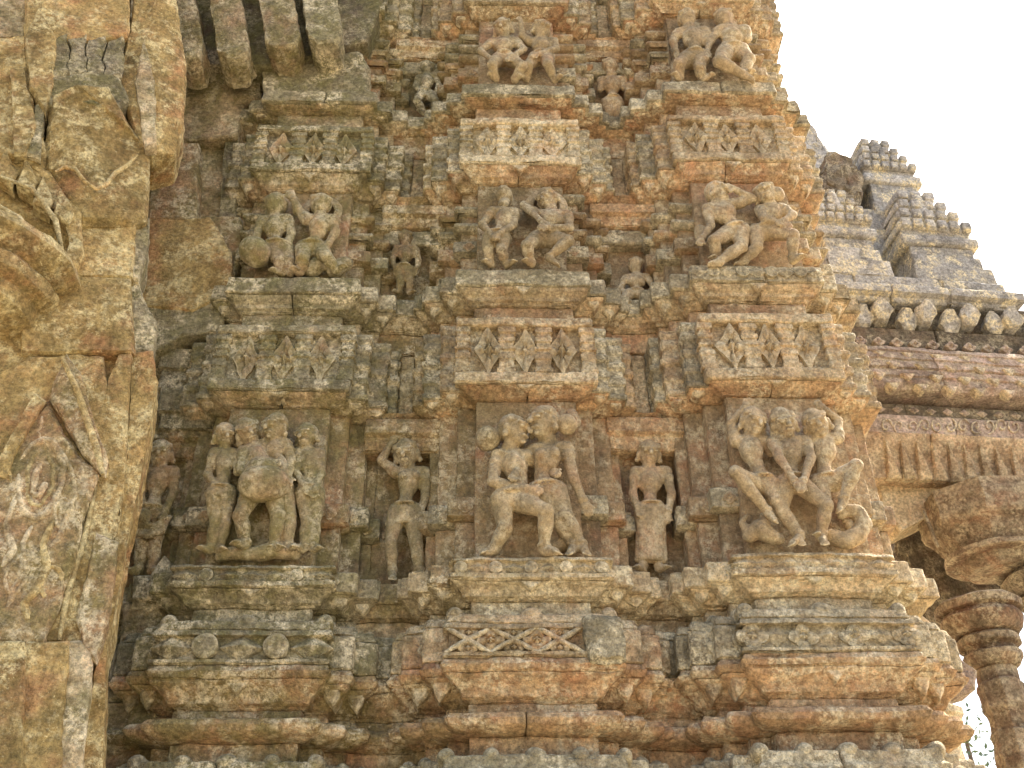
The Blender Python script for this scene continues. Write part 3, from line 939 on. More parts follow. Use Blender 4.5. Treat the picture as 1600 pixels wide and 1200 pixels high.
def hrow(x0, x1, yb, yt, q, mat, name, n=1, prof=((0, 0), (1, 0)), depth=.5, **k):
    ym = (yb + yt) / 2
    a, b = uh(x0, ym, q), uh(x1, ym, q)
    return course(FH, a, b, q - depth, q, zh(yb, q), zh(yt, q), M[mat], name, hall, n=n, prof=prof, eL=0, eR=k.pop('eR', 0), cell=k.pop('cell', .04), **k)


hrow(1200, 1570, 452, 434, .0, 'roof', 'ledge_stone', 3, r=.03, eR=1, depth=1.2)
hrow(1200, 1585, 474, 453, .06, 'roof', 'ledge_stone', 4, r=.03, prof=((0, 0), (.3, 0), (.4, .08), (1, .08)), eR=1, depth=1.2)
hrow(1200, 1720, 516, 475, -.08, 'dark', 'wall_stone', 3, depth=1.2)
# merlons: broad lobed blocks along the parapet, hollows between them
for i in range(10):
    x = 1322 + i * 33
    q = .16 if i % 2 == 0 else .08
    u = uh(x, 492, q)
    yb, yt = (496, 470) if i % 2 == 0 else (510, 482)
    z0, z1 = zh(yb, q), zh(yt, q)
    hh = z1 - z0
    pts = [(u - .06, z0), (u + .06, z0), (u + .12, z0 + hh * .4), (u + .09, z0 + hh * .8), (u + .03, z1 + .02), (u - .03, z1 + .02), (u - .09, z0 + hh * .8), (u - .12, z0 + hh * .4)]
    prism(FH, pts, q - .3, q, M['roof'], 'merlon', hall, L=.05, er=(.03, .02, .006), bevel=.035, dq=[-.04, -.04, 0, 0, .02, .02, 0, 0])
hrow(1250, 1720, 549, 516, .02, 'dark', 'frieze', 2, depth=1.0)
for i in range(13):
    x = 1345 + i * 28
    polar(FH, uh(x, 540, .05), zh(540, .05), .04, .072, .06, .06, 'flower', M['pink'], 'flower_boss', hall, nt=20)
# sloping eave with three rows of studs
eh = hrow(1250, 1720, 622, 549, .14, 'pink', 'eave', 2, prof=((0, .12), (.10, .17), (.18, .17), (.2, .15), (.24, .15), (.26, .17), (.38, .16), (.4, .13), (.44, .13), (.46, .155), (.58, .14), (.6, .115), (.64, .115), (.66, .13), (.8, .1), (.82, .07), (.86, .07), (.88, .085), (1, .05)), depth=1.0, er=(.014, .010, .004))
for rw, (yy, qq) in enumerate(((560, .215), (576, .265), (592, .30), (608, .315))):
    for i in range(8):
        x = 1330 + i * 44 + (rw % 2) * 22
        u, z = uh(x, yy, qq), zh(yy, qq)
        prism(FH, [(u - .075, z + .03), (u - .02, z - .05), (u + .02, z - .05), (u + .075, z + .03)], qq - .08, qq + .05, M['pink'], 'stud', eh[0 if i < 4 else 1], L=.05, er=(.006, .006, .003), bevel=.02)
hrow(1250, 1720, 634, 622, .0, 'dark', 'neck_stone', 1)
fr1 = hrow(1250, 1720, 652, 634, .14, 'dark', 'frieze', 3)
for i in range(12):
    x = 1350 + i * 26
    polar(FH, uh(x, 643, .14), zh(643, .14), .14, .06, .045, .04, 'lozenge', M['pink'], 'lozenge', fr1[0], nt=12)
fr2 = hrow(1250, 1720, 690, 652, .16, 'pink', 'frieze', 2, prof=((0, 0), (.15, 0), (.2, .02), (1, .02)))
for i in range(13):
    tube(FH, spiral(FH, 1385 + i * 20, 666, 10, 1.1, .185, i, 1 if i % 2 else -1, n=14), .011, M['pink'], 'scroll', fr2[0 if i < 7 else 1], n=6)
cor = hrow(1250, 1720, 752, 690, .06, 'beam', 'cornice', 2, prof=((0, .02), (.06, .02), (.5, .05), (1, .16)))
for i in range(13):
    x = 1385 + i * 24
    q = .10
    u, zt, zb = uh(x, 700, q), zh(697, q), zh(750, q)
    prism(FH, [(u - .065, zb - .0), (u + .065, zb - .0), (u + .035, zb + .12), (u - .05, zt)], q - .06, q + .05, M['beam'], 'lotus_petal', cor[0 if i < 6 else 1], L=.06, er=(.006, .005, .002), bevel=.025,
          dq=[-.03, -.01, .02, .05])
# plain soffit and the beam behind
pst([(1385, 790), (1375, 754), (1560, 752), (1520, 768), (1470, 790), (1430, 812), (1412, 826)], -.08, .5, 'cream', 'soffit', parent=hall, fr=FH, bevel=.02, er=(.01, .005, .002))
pst([(1400, 1000), (1405, 790), (1420, 750), (1700, 740), (1700, 880), (1600, 900), (1480, 940), (1470, 1000)], -.9, .5, 'dark', 'beam', parent=hall, fr=FH)


# pillars: bracket capital, rings, shaft
def pillar(px, py, Y, rad, z_off=0, tilt=1.0, mat='brown', top=True):
    c = at(px, py, Y)
    s = rad
    p = lathe((c[0], c[1], c[2] - 3.6), [(s * .86, 0), (s * .86, 2.6), (s * .80, 2.62), (s * .80, 2.75), (s * .9, 2.78), (s * .9, 3.0), (s * .78, 3.03), (s * .78, 3.14)], M[mat], 'pillar', hall, n=8, er=(.02, .01, .005))
    lathe((c[0], c[1], c[2] - .46), [(s * .8, 0), (s * .95, .02), (s * 1.1, .07), (s * 1.12, .11), (s * .98, .13), (s * .98, .16), (s * 1.2, .19), (s * 1.22, .24), (s * 1.05, .27)], M[mat], 'ring', p, n=30, er=(.012, .008, .004))
    lathe((c[0], c[1], c[2] - .19), [(s * 1.04, 0), (s * 1.3, .02), (s * 1.5, .07), (s * 1.62, .15), (s * 1.45, .20), (s * 1.66, .22), (s * 1.70, .28), (s * 1.5, .31)], M[mat], 'cushion', p, n=30, er=(.012, .008, .004))
    if top:
        lathe((c[0], c[1], c[2] + .12), [(s * 1.1, 0), (s * 1.2, .1), (s * 1.9, .22), (s * 2.2, .32), (s * 2.2, .48), (s * 1.9, .5)], M[mat], 'bracket_capital', p, n=12, er=(.03, .02, .006))
    return p


pillar(1532, 965, 8.4, .215, top=False)
pillar(1640, 900, 9.0, .28, mat='dark')
bc = at(1552, 835, 8.9)
bk = lathe((bc[0], bc[1] + .1, bc[2]), [(.30, -.36), (.36, -.30), (.40, -.22), (.44, -.16), (.54, .02), (.58, .05), (.60, .12), (.60, .40), (.52, .43)], M['brown'], 'bracket_capital', hall, n=8, er=(.022, .016, .007))
lathe((bc[0], bc[1] + .1, bc[2]), [(.40, -.27), (.47, -.25), (.47, -.20), (.40, -.18)], M['brown'], 'ring', bk, n=24)
pst([(1604, 742), (1572, 762), (1566, 800), (1590, 828), (1640, 820), (1640, 740)], .22, .2, 'tan', 'volute', parent=hall, fr=FH, bevel=.04, er=(.02, .02, .008))
tube(FH, spiral(FH, 1604, 790, 26, 1.3, .23, 2, 1), .03, M['brown'], 'scroll', hall, er=(.01, .01, .004))
for i in range(4):
    tube(FH, [(uh(1450 + i * 26 + t * 2, 800, .1) , .02 + .01 * i, zh(792 + t * 14, .1)) for t in range(5)], .022, M['brown'], 'rib', hall)
# short carved posts of the balustrade peeping out behind the corner of the wall
FB = Frame(0, 7.6)
for (pts, q, mt) in (([(1410, 1010), (1405, 962), (1440, 962), (1462, 980), (1468, 1012)], .0, 'cream'),
                     ([(1465, 1050), (1462, 1004), (1490, 1004), (1498, 1030), (1524, 1046), (1522, 1072), (1500, 1080), (1480, 1078)], -.1, 'pink'),
                     ([(1430, 1120), (1440, 1080), (1476, 1080), (1486, 1100), (1478, 1128)], -.2, 'pink')):
    pst(pts, q, .3, mt, 'balustrade_stone', parent=hall, fr=FB, bevel=.03)
cb = at(1462, 1112, 7.7)
lathe((cb[0], cb[1], cb[2] - .5), [(.12, 0), (.12, .3), (.17, .34), (.14, .40), (.19, .45), (.19, .5), (.13, .54)], M['cream'], 'baluster', hall, n=20)


# miniature spires on the roof
def spire(px, yb, ym, yt, half, q, mat='roof', tiers=4, name='miniature_spire', tiermat=None):
    a, b = uh(px - half, ym, q), uh(px + half, ym, q)
    hw, uc = (b - a) / 2, (a + b) / 2
    z0, z1 = zh(yb, q), zh(ym, q)
    z2 = zh(yt, q - hw * .75)
    body = block(FH, uc - hw * .9, uc + hw * .9, q - 2 * hw, q, z0 - .2, z0 + (z1 - z0) * .45, M[mat], name, hall, r=.02, cell=.05, prof=((0, .06), (.5, .06), (.6, 0), (1, 0)))
    block(FH, uc - hw * .82, uc + hw * .82, q - 1.9 * hw, q - .05, z0 + (z1 - z0) * .45, z0 + (z1 - z0) * .75, M[mat], 'neck_stone', body, r=.02, cell=.05)
    block(FH, uc - hw, uc + hw, q - 2 * hw, q, z0 + (z1 - z0) * .75, z1, M[mat], 'ledge_stone', body, r=.03, cell=.05)
    dz = (z2 - z1) / tiers
    for t in range(tiers):
        s = 1 - .55 * (t + .3) / tiers
        zt = z1 + dz * t
        block(FH, uc - hw * s + .03, uc + hw * s - .03, q - hw - hw * s, q - hw + hw * s - .04, zt, zt + dz * .55, M[mat], 'step', body, r=.015, cell=.06)
        st = block(FH, uc - hw * s, uc + hw * s, q - hw - hw * s, q - hw + hw * s, zt + dz * .5, zt + dz, M[tiermat or mat], 'step', body, r=.02, cell=.06)
        n = max(3, int(7 * s))
        for i in range(n):
            u = uc - hw * s + (i + .5) * 2 * hw * s / n
            block(FH, u - hw * s * .72 / n, u + hw * s * .72 / n, q - hw + hw * s - .1, q - hw + hw * s + .05, zt + dz * .5, zt + dz * 1.02, M[tiermat or mat], 'tooth', st, r=.008, cell=.12, er=(.004, .002, 0), chip=.004)
    polar(FH, uc, (z1 + z2) / 2, q - hw * .45, hw * .22, (z2 - z1) * .5, .12, 'boss', M[mat], 'leaf_drop', body, nt=12)


spire(1325, 422, 362, 322, 46, -.05)
spire(1467, 424, 366, 318, 58, -.25)
spire(1395, 330, 276, 240, 44, -1.1)
pst([(1180, 440), (1190, 176), (1248, 180), (1270, 200), (1292, 244), (1318, 264), (1335, 300), (1335, 440)], -1.6, .8, 'roof', 'roof_mass', parent=hall, fr=FH, L=.09, er=(.05, .05, .02), bevel=.05)
pst([(1300, 440), (1300, 330), (1440, 330), (1460, 440)], -.8, .8, 'roof', 'roof_slab', parent=hall, fr=FH, L=.09, er=(.04, .03, .01))
pst([(1290, 262), (1300, 236), (1330, 250), (1345, 275), (1340, 330), (1290, 330)], -1.0, .6, 'dark', 'roof_slab', parent=hall, fr=FH, L=.07, er=(.05, .05, .02), bevel=.05)

# the tree glimpsed through the gap beside the pillar
tp = at(1508, 1150, 24)
tree = thing('tree', 'pale leafy tree glimpsed in the bright gap beside the hall pillar', 'tree', (tp[0], tp[1], 0))
lathe((tp[0], tp[1], 0), [(.22, 0), (.16, 2.0), (.1, 4), (.04, tp[2] + .4)], M['bark'], 'trunk', tree, n=10)
V, Fq = [], []
for i in range(700):
    th, ph, rr = rnd.uniform(0, 6.283), rnd.gauss(0, .6), rnd.random() ** .45 * 2.0
    lump = 1 + .35 * math.sin(th * 3 + ph * 4) 
    p = np.array([tp[0] + rr * lump * math.cos(th) * math.cos(ph), tp[1] + rr * lump * math.sin(th) * math.cos(ph), tp[2] - .9 + rr * math.sin(ph) * 1.1])
    a = np.array([rnd.gauss(0, 1) for _ in range(3)]); a /= np.linalg.norm(a)
    b = np.cross(a, [rnd.gauss(0, 1) for _ in range(3)]); b /= np.linalg.norm(b)
    k = len(V)
    V += [p - a * .09, p + b * .035, p + a * .09, p - b * .035]
    Fq.append((k, k + 1, k + 2, k + 3))
link('crown', np.array(V), np.array(Fq), M['leaf'], tree, sharp=0)

# ================================================================== statues
class Blob:
    """closed round bodies that are fused into one skin"""
    def __init__(s): s.V, s.F, s.n = [], [], 0

    def add(s, v, f):
        s.V.append(v); s.F += [tuple(i + s.n for i in t) for t in f]; s.n += len(v)

    def cap(s, a, b, ra, rb, n=12):
        a, b = np.asarray(a, float), np.asarray(b, float)
        ax = b - a; L = np.linalg.norm(ax)
        if L < 1e-5: ax = np.array([0, 0, 1.]); L = 1e-5
        ax = ax / L
        t = np.array([1., 0, 0]) if abs(ax[0]) < .8 else np.array([0, 1., 0])
        x = np.cross(ax, t); x /= np.linalg.norm(x); y = np.cross(ax, x)
        th = np.linspace(0, 2 * math.pi, n, endpoint=False)
        V = [[a - ax * ra]]
        for al in (-60, -30, 0): V.append(a + ax * ra * math.sin(R(al)) + ra * math.cos(R(al)) * (np.outer(np.cos(th), x) + np.outer(np.sin(th), y)))
        for al in (0, 30, 60): V.append(b + ax * rb * math.sin(R(al)) + rb * math.cos(R(al)) * (np.outer(np.cos(th), x) + np.outer(np.sin(th), y)))
        V.append([b + ax * rb])
        F_ = [(0, 1 + (i + 1) % n, 1 + i) for i in range(n)]
        for j in range(5):
            for i in range(n):
                i2 = (i + 1) % n; k = 1 + j * n
                F_.append((k + i, k + i2, k + n + i2, k + n + i))
        k = 1 + 5 * n
        F_ += [(k + i, k + (i + 1) % n, k + n) for i in range(n)]
        s.add(np.concatenate([np.asarray(q).reshape(-1, 3) for q in V]), F_)

    def ell(s, c, r, rot=None, n=14, m=9):
        th = np.linspace(0, 2 * math.pi, n, endpoint=False)
        V = [[0, 0, -1.]]
        for j in range(1, m):
            p = -math.pi / 2 + math.pi * j / m
            V += [[math.cos(p) * math.cos(t), math.cos(p) * math.sin(t), math.sin(p)] for t in th]
        V.append([0, 0, 1.])
        V = np.array(V) * np.asarray(r)
        if rot is not None: V = V @ np.asarray(rot).T
        F_ = [(0, 1 + (i + 1) % n, 1 + i) for i in range(n)]
        for j in range(m - 2):
            k = 1 + j * n
            F_ += [(k + i, k + (i + 1) % n, k + n + (i + 1) % n, k + n + i) for i in range(n)]
        k = 1 + (m - 2) * n
        F_ += [(k + i, k + (i + 1) % n, k + n) for i in range(n)]
        s.add(V + np.asarray(c), F_)

    def fuse(s, voxel):
        me = bpy.data.meshes.new('skin')
        me.from_pydata(np.concatenate(s.V).tolist(), [], s.F)
        o = bpy.data.objects.new('skin', me); C.objects.link(o)
        md = o.modifiers.new('r', 'REMESH'); md.mode = 'VOXEL'; md.voxel_size = voxel
        sm = o.modifiers.new('s', 'SMOOTH'); sm.factor = .5; sm.iterations = 2
        dg = bpy.context.evaluated_depsgraph_get()
        ev = o.evaluated_get(dg); e = ev.to_mesh()
        V = np.empty(len(e.vertices) * 3); e.vertices.foreach_get('co', V)
        Fc = [tuple(p.vertices) for p in e.polygons]
        ev.to_mesh_clear()
        bpy.data.objects.remove(o)
        F2 = np.array(Fc)
        return V.reshape(-1, 3), F2


def figure(parent, J, yb, hr, face=(0, 0), name='figure', hair='cap', bun=None, female=False, skirt=0, belly=0, halo=0, fat=1.0, voxel=.0080,
           er=(.008, .004, .002), mat='statue', feat=True, label=None, neckl=True):
    """J: joints in photograph pixels with depth in cm off the slab; yb: y of the slab; hr: head height/2 in px"""
    def P(k):
        x, y, d = J[k]
        return at(x, y, yb - d / 100)
    b = Blob(); g_ = Blob()
    H = P('H'); r = hr / 1600 * np.linalg.norm(H - CAM) * 1.0      # half head height in metres
    s = r / .105 * fat * .94
    up = P('H') - P('N'); up /= np.linalg.norm(up)
    fy, fp = R(face[0]), R(face[1] - 20)
    # facing direction: towards the viewer, turned by yaw (positive: to the right of the picture)
    fw = np.array([math.sin(fy) * math.cos(fp), -math.cos(fy) * math.cos(fp), math.sin(fp)])
    fw /= np.linalg.norm(fw); up = up - fw * np.dot(fw, up); up /= np.linalg.norm(up)
    sd = np.cross(fw, up)
    rot = np.stack([sd, fw, up], 1)

    def hp(a, c, d): return H + r * (a * sd + c * fw + d * up)
    b.ell(H, (r * .74, r * .80, r * 1.0), rot)
    b.ell(hp(0, .18, -.42), (r * .56, r * .62, r * .56), rot)
    if feat:
        b.cap(hp(0, .84, .2), hp(0, 1.1, -.14), r * .11, r * .18, 8)            # nose
        for q in (-1, 1):
            b.ell(hp(.34 * q, .80, .08), (r * .21, r * .16, r * .10), rot, 10, 6)    # eyes
            b.cap(hp(.14 * q, .92, .30), hp(.6 * q, .66, .32), r * .11, r * .09, 8)  # brows
            b.ell(hp(.80 * q, -.02, -.12), (r * .16, r * .22, r * .34), rot, 10, 6)  # ears
            b.ell(hp(.86 * q, -.02, -.52), (r * .20, r * .20, r * .22), rot, 10, 6)  # ear-rings
        b.cap(hp(-.2, .80, -.42), hp(.2, .80, -.42), r * .10, r * .10, 8)            # lips
        b.ell(hp(0, .62, -.74), (r * .24, r * .22, r * .18), rot, 8, 6)
    N = P('N')
    b.cap(H - up * r * .5, N, r * .46, r * .52)
    Cc, W, Pv = P('C'), P('W'), P('P')
    SL, SR = P('SL'), P('SR')
    sh = .052 * s
    b.cap(SL, SR, sh, sh)
    mid = (SL + SR) / 2
    wsh = np.linalg.norm(SR - SL) / 2
    ux = (SR - SL) / (np.linalg.norm(SR - SL) + 1e-9)

    def ori(p0, p1):
        z_ = (p0 - p1) / (np.linalg.norm(p0 - p1) + 1e-9)
        x_ = ux - z_ * np.dot(ux, z_); x_ /= np.linalg.norm(x_)
        return np.stack([x_, np.cross(z_, x_), z_], 1)
    tl = np.linalg.norm(mid - Pv)
    b.ell(Cc, (max(wsh * .84, .072 * s), .082 * s, tl * .34), ori(mid, W))
    b.cap(Cc, W, .074 * s, .049 * s)
    b.cap(mid, Cc, .06 * s, .08 * s)
    b.cap(W, Pv, .050 * s, .078 * s)
    hipw = .055 * s
    HLh, HRh = Pv - ux * hipw, Pv + ux * hipw
    b.cap(HLh, HRh, .074 * s, .074 * s)
    if female:
        for q in (-1, 1):
            b.ell(Cc + ux * q * wsh * .42 + np.array([0, -.055 * s, .015 * s]), (.040 * s,) * 3)
    if belly: b.ell(W * .6 + Pv * .4 + np.array([0, -.05 * s, 0]), (.10 * s * belly, .09 * s * belly, .09 * s * belly))
    for S_, E, Hd in (('SL', 'EL', 'HL'), ('SR', 'ER', 'HR')):
        if E in J:
            e = P(E)
            b.cap(P(S_), e, .045 * s, .034 * s)
            b.ell(P(S_) * .72 + e * .28, (.052 * s,) * 3, None, 10, 6)      # armlet
            if Hd in J:
                h = P(Hd); dv = h - e; L = np.linalg.norm(dv); dv /= L + 1e-9
                b.cap(e, h, .038 * s, .024 * s)
                b.ell(h - dv * .01, (.032 * s,) * 3, None, 10, 6)          # bangle
                pc = h + dv * .035 * s
                b.ell(pc, (.034 * s, .022 * s, .036 * s), None, 10, 6)
                side_ = np.cross(dv, [0, -1., 0]); side_ /= np.linalg.norm(side_) + 1e-9
                for k, ln in zip((-1.5, -.5, .5, 1.5), (.042, .05, .048, .038)):
                    f0 = pc + side_ * k * .016 * s + dv * .018 * s
                    f1 = f0 + dv * ln * .6 * s + np.array([0, -.006, 0])
                    b.cap(f0, f1, .009 * s, .008 * s, 6)
                    b.cap(f1, f1 + dv * ln * .4 * s + np.array([0, .014 * s, 0]), .008 * s, .007 * s, 6)
                t0 = pc - side_ * .028 * s
                b.cap(t0, t0 - side_ * .018 * s + dv * .03 * s, .010 * s, .008 * s, 6)
    for q, K, A, T in ((-1, 'KL', 'FL', 'TL'), (1, 'KR', 'FR', 'TR')):
        if K in J:
            k_ = P(K); hh = HLh if q < 0 else HRh
            b.cap(hh, k_, .080 * s, .047 * s)
            b.ell(k_, (.053 * s,) * 3, None, 10, 6)
            if A in J:
                a_ = P(A)
                b.cap(k_, k_ * .6 + a_ * .4, .046 * s, .050 * s)
                b.cap(k_ * .6 + a_ * .4, a_, .050 * s, .030 * s)
                b.ell(a_ * .93 + k_ * .07, (.046 * s, .046 * s, .024 * s), None, 10, 6)   # anklet
                if T in J: tt = P(T)
                else: tt = a_ + np.array([.05 * q, -.06, -.02]) * s
                b.cap(a_ + np.array([0, 0, -.012]) * s, tt, .036 * s, .024 * s)
                fd = tt - a_; fd /= np.linalg.norm(fd) + 1e-9
                sdv = np.cross(fd, [0, 0, 1.]); sdv /= np.linalg.norm(sdv) + 1e-9
                for k in range(5):
                    c0 = tt + sdv * (k - 2) * .013 * s
                    b.cap(c0, c0 + fd * (.035 - .004 * abs(k - 1.5)) * s, .009 * s, .008 * s, 6)
    # belt and necklace
    zz_ = (W - Pv); zz_ /= np.linalg.norm(zz_) + 1e-9
    yy_ = np.cross(zz_, ux); yy_ /= np.linalg.norm(yy_) + 1e-9
    bc_ = W * .35 + Pv * .65
    pts = [bc_ + ux * math.cos(t) * .096 * s + yy_ * math.sin(t) * .094 * s for t in np.linspace(0, 2 * math.pi, 15)]
    for p0, p1 in zip(pts[:-1], pts[1:]): b.cap(p0, p1, .013 * s, .013 * s, 6)
    if neckl:
        n0 = N - up * .03 * s
        pts = [n0 + ux * math.cos(t) * .055 * s + np.array([0, -1, 0]) * (.045 + .02 * math.sin(t)) * s - up * .035 * s * max(0, math.sin(t)) for t in np.linspace(0, math.pi, 9)]
        for p0, p1 in zip(pts[:-1], pts[1:]): b.cap(p0, p1, .010 * s, .010 * s, 6)
    V, Fc = b.fuse(voxel)
    fo = link(name, erode(V, *er), Fc, M[mat], parent, label, sharp=0)
    # hair, and the cloth
    if hair:
        for j, (a0, dz) in enumerate(((0, .12), (0, .34), (0, .56))):
            g_.ell(hp(0, -.24 - .04 * j, .14 + .2 * j), (r * (.86 - .1 * j), r * (.84 - .08 * j), r * (.92 - .16 * j)), rot)
        for t in np.linspace(-1.2, 1.2, 9):
            g_.cap(hp(math.sin(t) * .80, .42 * math.cos(t) + .05, .40 + .12 * math.cos(t)), hp(math.sin(t) * .8, .42 * math.cos(t) - .1, .62 + .12 * math.cos(t)), r * .11, r * .09, 6)
        if hair == 'crown':
            g_.cap(hp(0, -.1, .7), hp(0, -.1, 1.45), r * .55, r * .28)
            g_.cap(hp(-.5, .2, .72), hp(.5, .2, .72), r * .14, r * .14)
        if bun:
            bp_ = at(bun[0], bun[1], yb - J['H'][2] / 100)
            g_.ell(bp_, (bun[2] * r,) * 3); g_.cap(hp(0, -.4, .2), bp_, r * .4, r * .35)
        V, Fc = g_.fuse(voxel)
        link('hair', erode(V, *er), Fc, M[mat], fo, sharp=0)
    if halo:
        for i, t in enumerate(np.linspace(-.3, math.pi + .3, 15)):
            pass
        gb = Blob()
        for ring in (1.25, 1.5, 1.75):
            pts = [H + np.array([math.cos(t) * r * ring * halo, .05 + .02 * ring, math.sin(t) * r * ring * halo]) for t in np.linspace(-.4, math.pi + .4, 18)]
            for p0, p1 in zip(pts[:-1], pts[1:]): gb.cap(p0, p1, r * .16, r * .16, 6)
        V, Fc = gb.fuse(voxel)
        link('headdress', erode(V, *er), Fc, M[mat], fo, sharp=0)
    if skirt:
        kb = Blob()
        hem = Pv * (1 - skirt) + (P('FL') + P('FR')) / 2 * skirt
        w0, w1 = .095 * s, (.115 - .02 * (skirt > .4)) * s
        for t in np.linspace(-1, 1, 9):
            kb.cap(Pv + ux * t * w0 * .8 + np.array([0, -.045 * s * math.cos(t * 1.5), 0]), hem + ux * t * w1 + np.array([0, -.05 * s * math.cos(t * 1.5), 0]), .045 * s, .032 * s, 8)
        kb.cap(hem - ux * w1, hem + ux * w1, .035 * s, .035 * s)
        V, Fc = kb.fuse(voxel)
        link('cloth', erode(V, *er), Fc, M[mat], fo, sharp=0)
    return fo


def group_root(label, px, py, Y, name='statue_group', cat='sculpture', group='carved figures standing on the tiers of the wall'):
    p = at(px, py, Y)
    return thing(name, label, cat, tuple(p), group)


def lump(parent, name, balls, yb, mat='statue', voxel=.012):
    """balls: (x, y, depth cm, radius px) chained when 4 long, 'cap' joins two"""
    b = Blob()
    prev = None
    for t in balls:
        if t is None: prev = None; continue
        x, y, d, rp = t
        c = at(x, y, yb - d / 100)
        rr = rp / 1600 * np.linalg.norm(c - CAM)
        if prev is not None: b.cap(prev[0], c, prev[1], rr)
        else: b.ell(c, (rr,) * 3)
        prev = (c, rr)
    V, Fc = b.fuse(voxel)
    return link(name, erode(V, .008, .008, .003), Fc, M[mat], parent, sharp=0)


YA, YB, YC = 6.0 + .11, 6.0, 6.0 - .07
YN1, YN2, YN0 = 6.0 + .34 + .08, 6.0 + .30 + .08, 6.0 + .42 + .08

# ---- middle pier, lowest tier: embracing couple
g1 = group_root('large pair of embracing stone figures on the middle pier, lowest tier', 822, 868, YB)
figure(g1, dict(H=(804, 674, 16), N=(797, 702, 13), SL=(778, 714, 12), SR=(824, 714, 14), C=(804, 728, 14), W=(813, 757, 14), P=(798, 782, 13),
                EL=(770, 752, 17), HL=(824, 764, 22), ER=(840, 728, 8), HR=(858, 736, 14), KR=(854, 800, 26), FR=(850, 858, 16), TR=(868, 864, 22),
                KL=(788, 826, 14), FL=(772, 857, 9), TL=(758, 863, 12)), YB, 27, face=(55, 10), bun=(762, 686, .75), female=False, fat=1.0, label='left figure with bent front knee and round hair bun')
figure(g1, dict(H=(848, 661, 19), N=(857, 692, 14), SL=(835, 705, 14), SR=(884, 702, 13), C=(853, 720, 14), W=(846, 746, 13), P=(854, 770, 13),
                EL=(820, 716, 9), HL=(806, 738, 20), ER=(896, 746, 16), HR=(912, 782, 15), KL=(872, 812, 12), FL=(897, 854, 9), TL=(890, 864, 14),
                KR=(884, 806, 15), FR=(908, 852, 10), TR=(914, 863, 14)), YB, 28, face=(-45, 12), bun=(886, 664, .6), female=True, label='right figure leaning back, arm hanging')
lump(g1, 'pedestal_rock', [(862, 856, 4, 10), (884, 848, 5, 12), (905, 856, 5, 9)], YB)
lump(g1, 'headdress', [(893, 648, 5, 10), (900, 660, 5, 9), (893, 672, 5, 8)], YB)

# ---- middle pier, second tier
g2 = group_root('two weathered stone dancers on the middle pier, second tier, the left one headless', 820, 418, YB)
figure(g2, dict(H=(787, 306, 6), N=(786, 320, 9), SL=(768, 331, 11), SR=(804, 333, 11), C=(788, 343, 12), W=(783, 358, 13), P=(777, 374, 13),
                EL=(753, 351, 14), HL=(768, 368, 20), ER=(803, 352, 16), HR=(781, 366, 22), KL=(762, 390, 16), FL=(767, 412, 11), KR=(784, 391, 18), FR=(792, 413, 12)),
       YB, 17, face=(-20, -20), hair=None, feat=False, neckl=False, fat=1.12, label='left figure with worn-off head, both hands on its hips')
figure(g2, dict(H=(854, 311, 13), N=(861, 328, 12), SL=(840, 336, 13), SR=(887, 337, 13), C=(862, 345, 13), W=(858, 359, 13), P=(850, 374, 13),
                EL=(818, 321, 12), HL=(846, 347, 21), ER=(890, 357, 17), HR=(856, 356, 24), KL=(824, 384, 22), FL=(830, 412, 14), KR=(888, 376, 24), FR=(858, 402, 18), TR=(870, 412, 20)),
       YB, 19, face=(-30, -10), halo=.95, fat=1.05, label='right figure crouching under a large ribbed headdress')
# ---- middle pier, third tier
g3 = group_root('two squatting stone figures with locked arms on the middle pier, third tier', 815, 128, YB)
figure(g3, dict(H=(785, 45, 14), N=(787, 58, 12), SL=(768, 66, 12), SR=(807, 66, 12), C=(787, 73, 12), W=(787, 83, 12), P=(787, 93, 12),
                EL=(750, 79, 15), HL=(768, 94, 22), ER=(818, 77, 17), HR=(799, 90, 22), KL=(769, 103, 24), FL=(775, 123, 14), KR=(817, 103, 24), FR=(803, 124, 14)), YB, 16.5, face=(-15, -10), fat=1.0, voxel=.011)
figure(g3, dict(H=(846, 46, 14), N=(845, 59, 12), SL=(828, 66, 12), SR=(865, 66, 12), C=(846, 73, 12), W=(845, 83, 12), P=(845, 92, 12),
                EL=(816, 57, 14), HL=(814, 37, 16), ER=(869, 76, 16), HR=(841, 85, 22), KL=(826, 102, 20), FL=(822, 123, 12), KR=(856, 100, 24), FR=(866, 124, 14)), YB, 16.5, face=(25, 0), fat=1.0, voxel=.011)

# ---- right pier, lowest tier: three figures
g4 = group_root('three stone figures with linked arms and splayed legs on the right pier', 1235, 850, YC)
figure(g4, dict(H=(1177, 660, 15), N=(1173, 684, 11), SL=(1150, 690, 10), SR=(1194, 690, 10), C=(1174, 704, 12), W=(1184, 734, 12), P=(1192, 758, 12),
                EL=(1143, 662, 10), HL=(1162, 640, 14), ER=(1204, 708, 10), KL=(1149, 738, 26), FL=(1200, 800, 18), TL=(1210, 812, 20), KR=(1212, 782, 16), FR=(1246, 834, 14), TR=(1252, 848, 18)),
       YC, 23, face=(12, -5), label='left figure, knee drawn up, arm over its head')
figure(g4, dict(H=(1224, 662, 20), N=(1228, 684, 15), SL=(1207, 692, 15), SR=(1258, 690, 15), C=(1234, 706, 15), W=(1236, 732, 14), P=(1238, 757, 14),
                EL=(1218, 716, 22), HL=(1243, 752, 26), ER=(1268, 714, 22), HR=(1255, 752, 26), KL=(1222, 800, 14), FL=(1250, 836, 15), TL=(1238, 850, 20), KR=(1292, 790, 22), FR=(1282, 836, 14), TR=(1288, 848, 20)),
       YC, 23, face=(4, -8), label='middle figure with both hands joined at its waist')
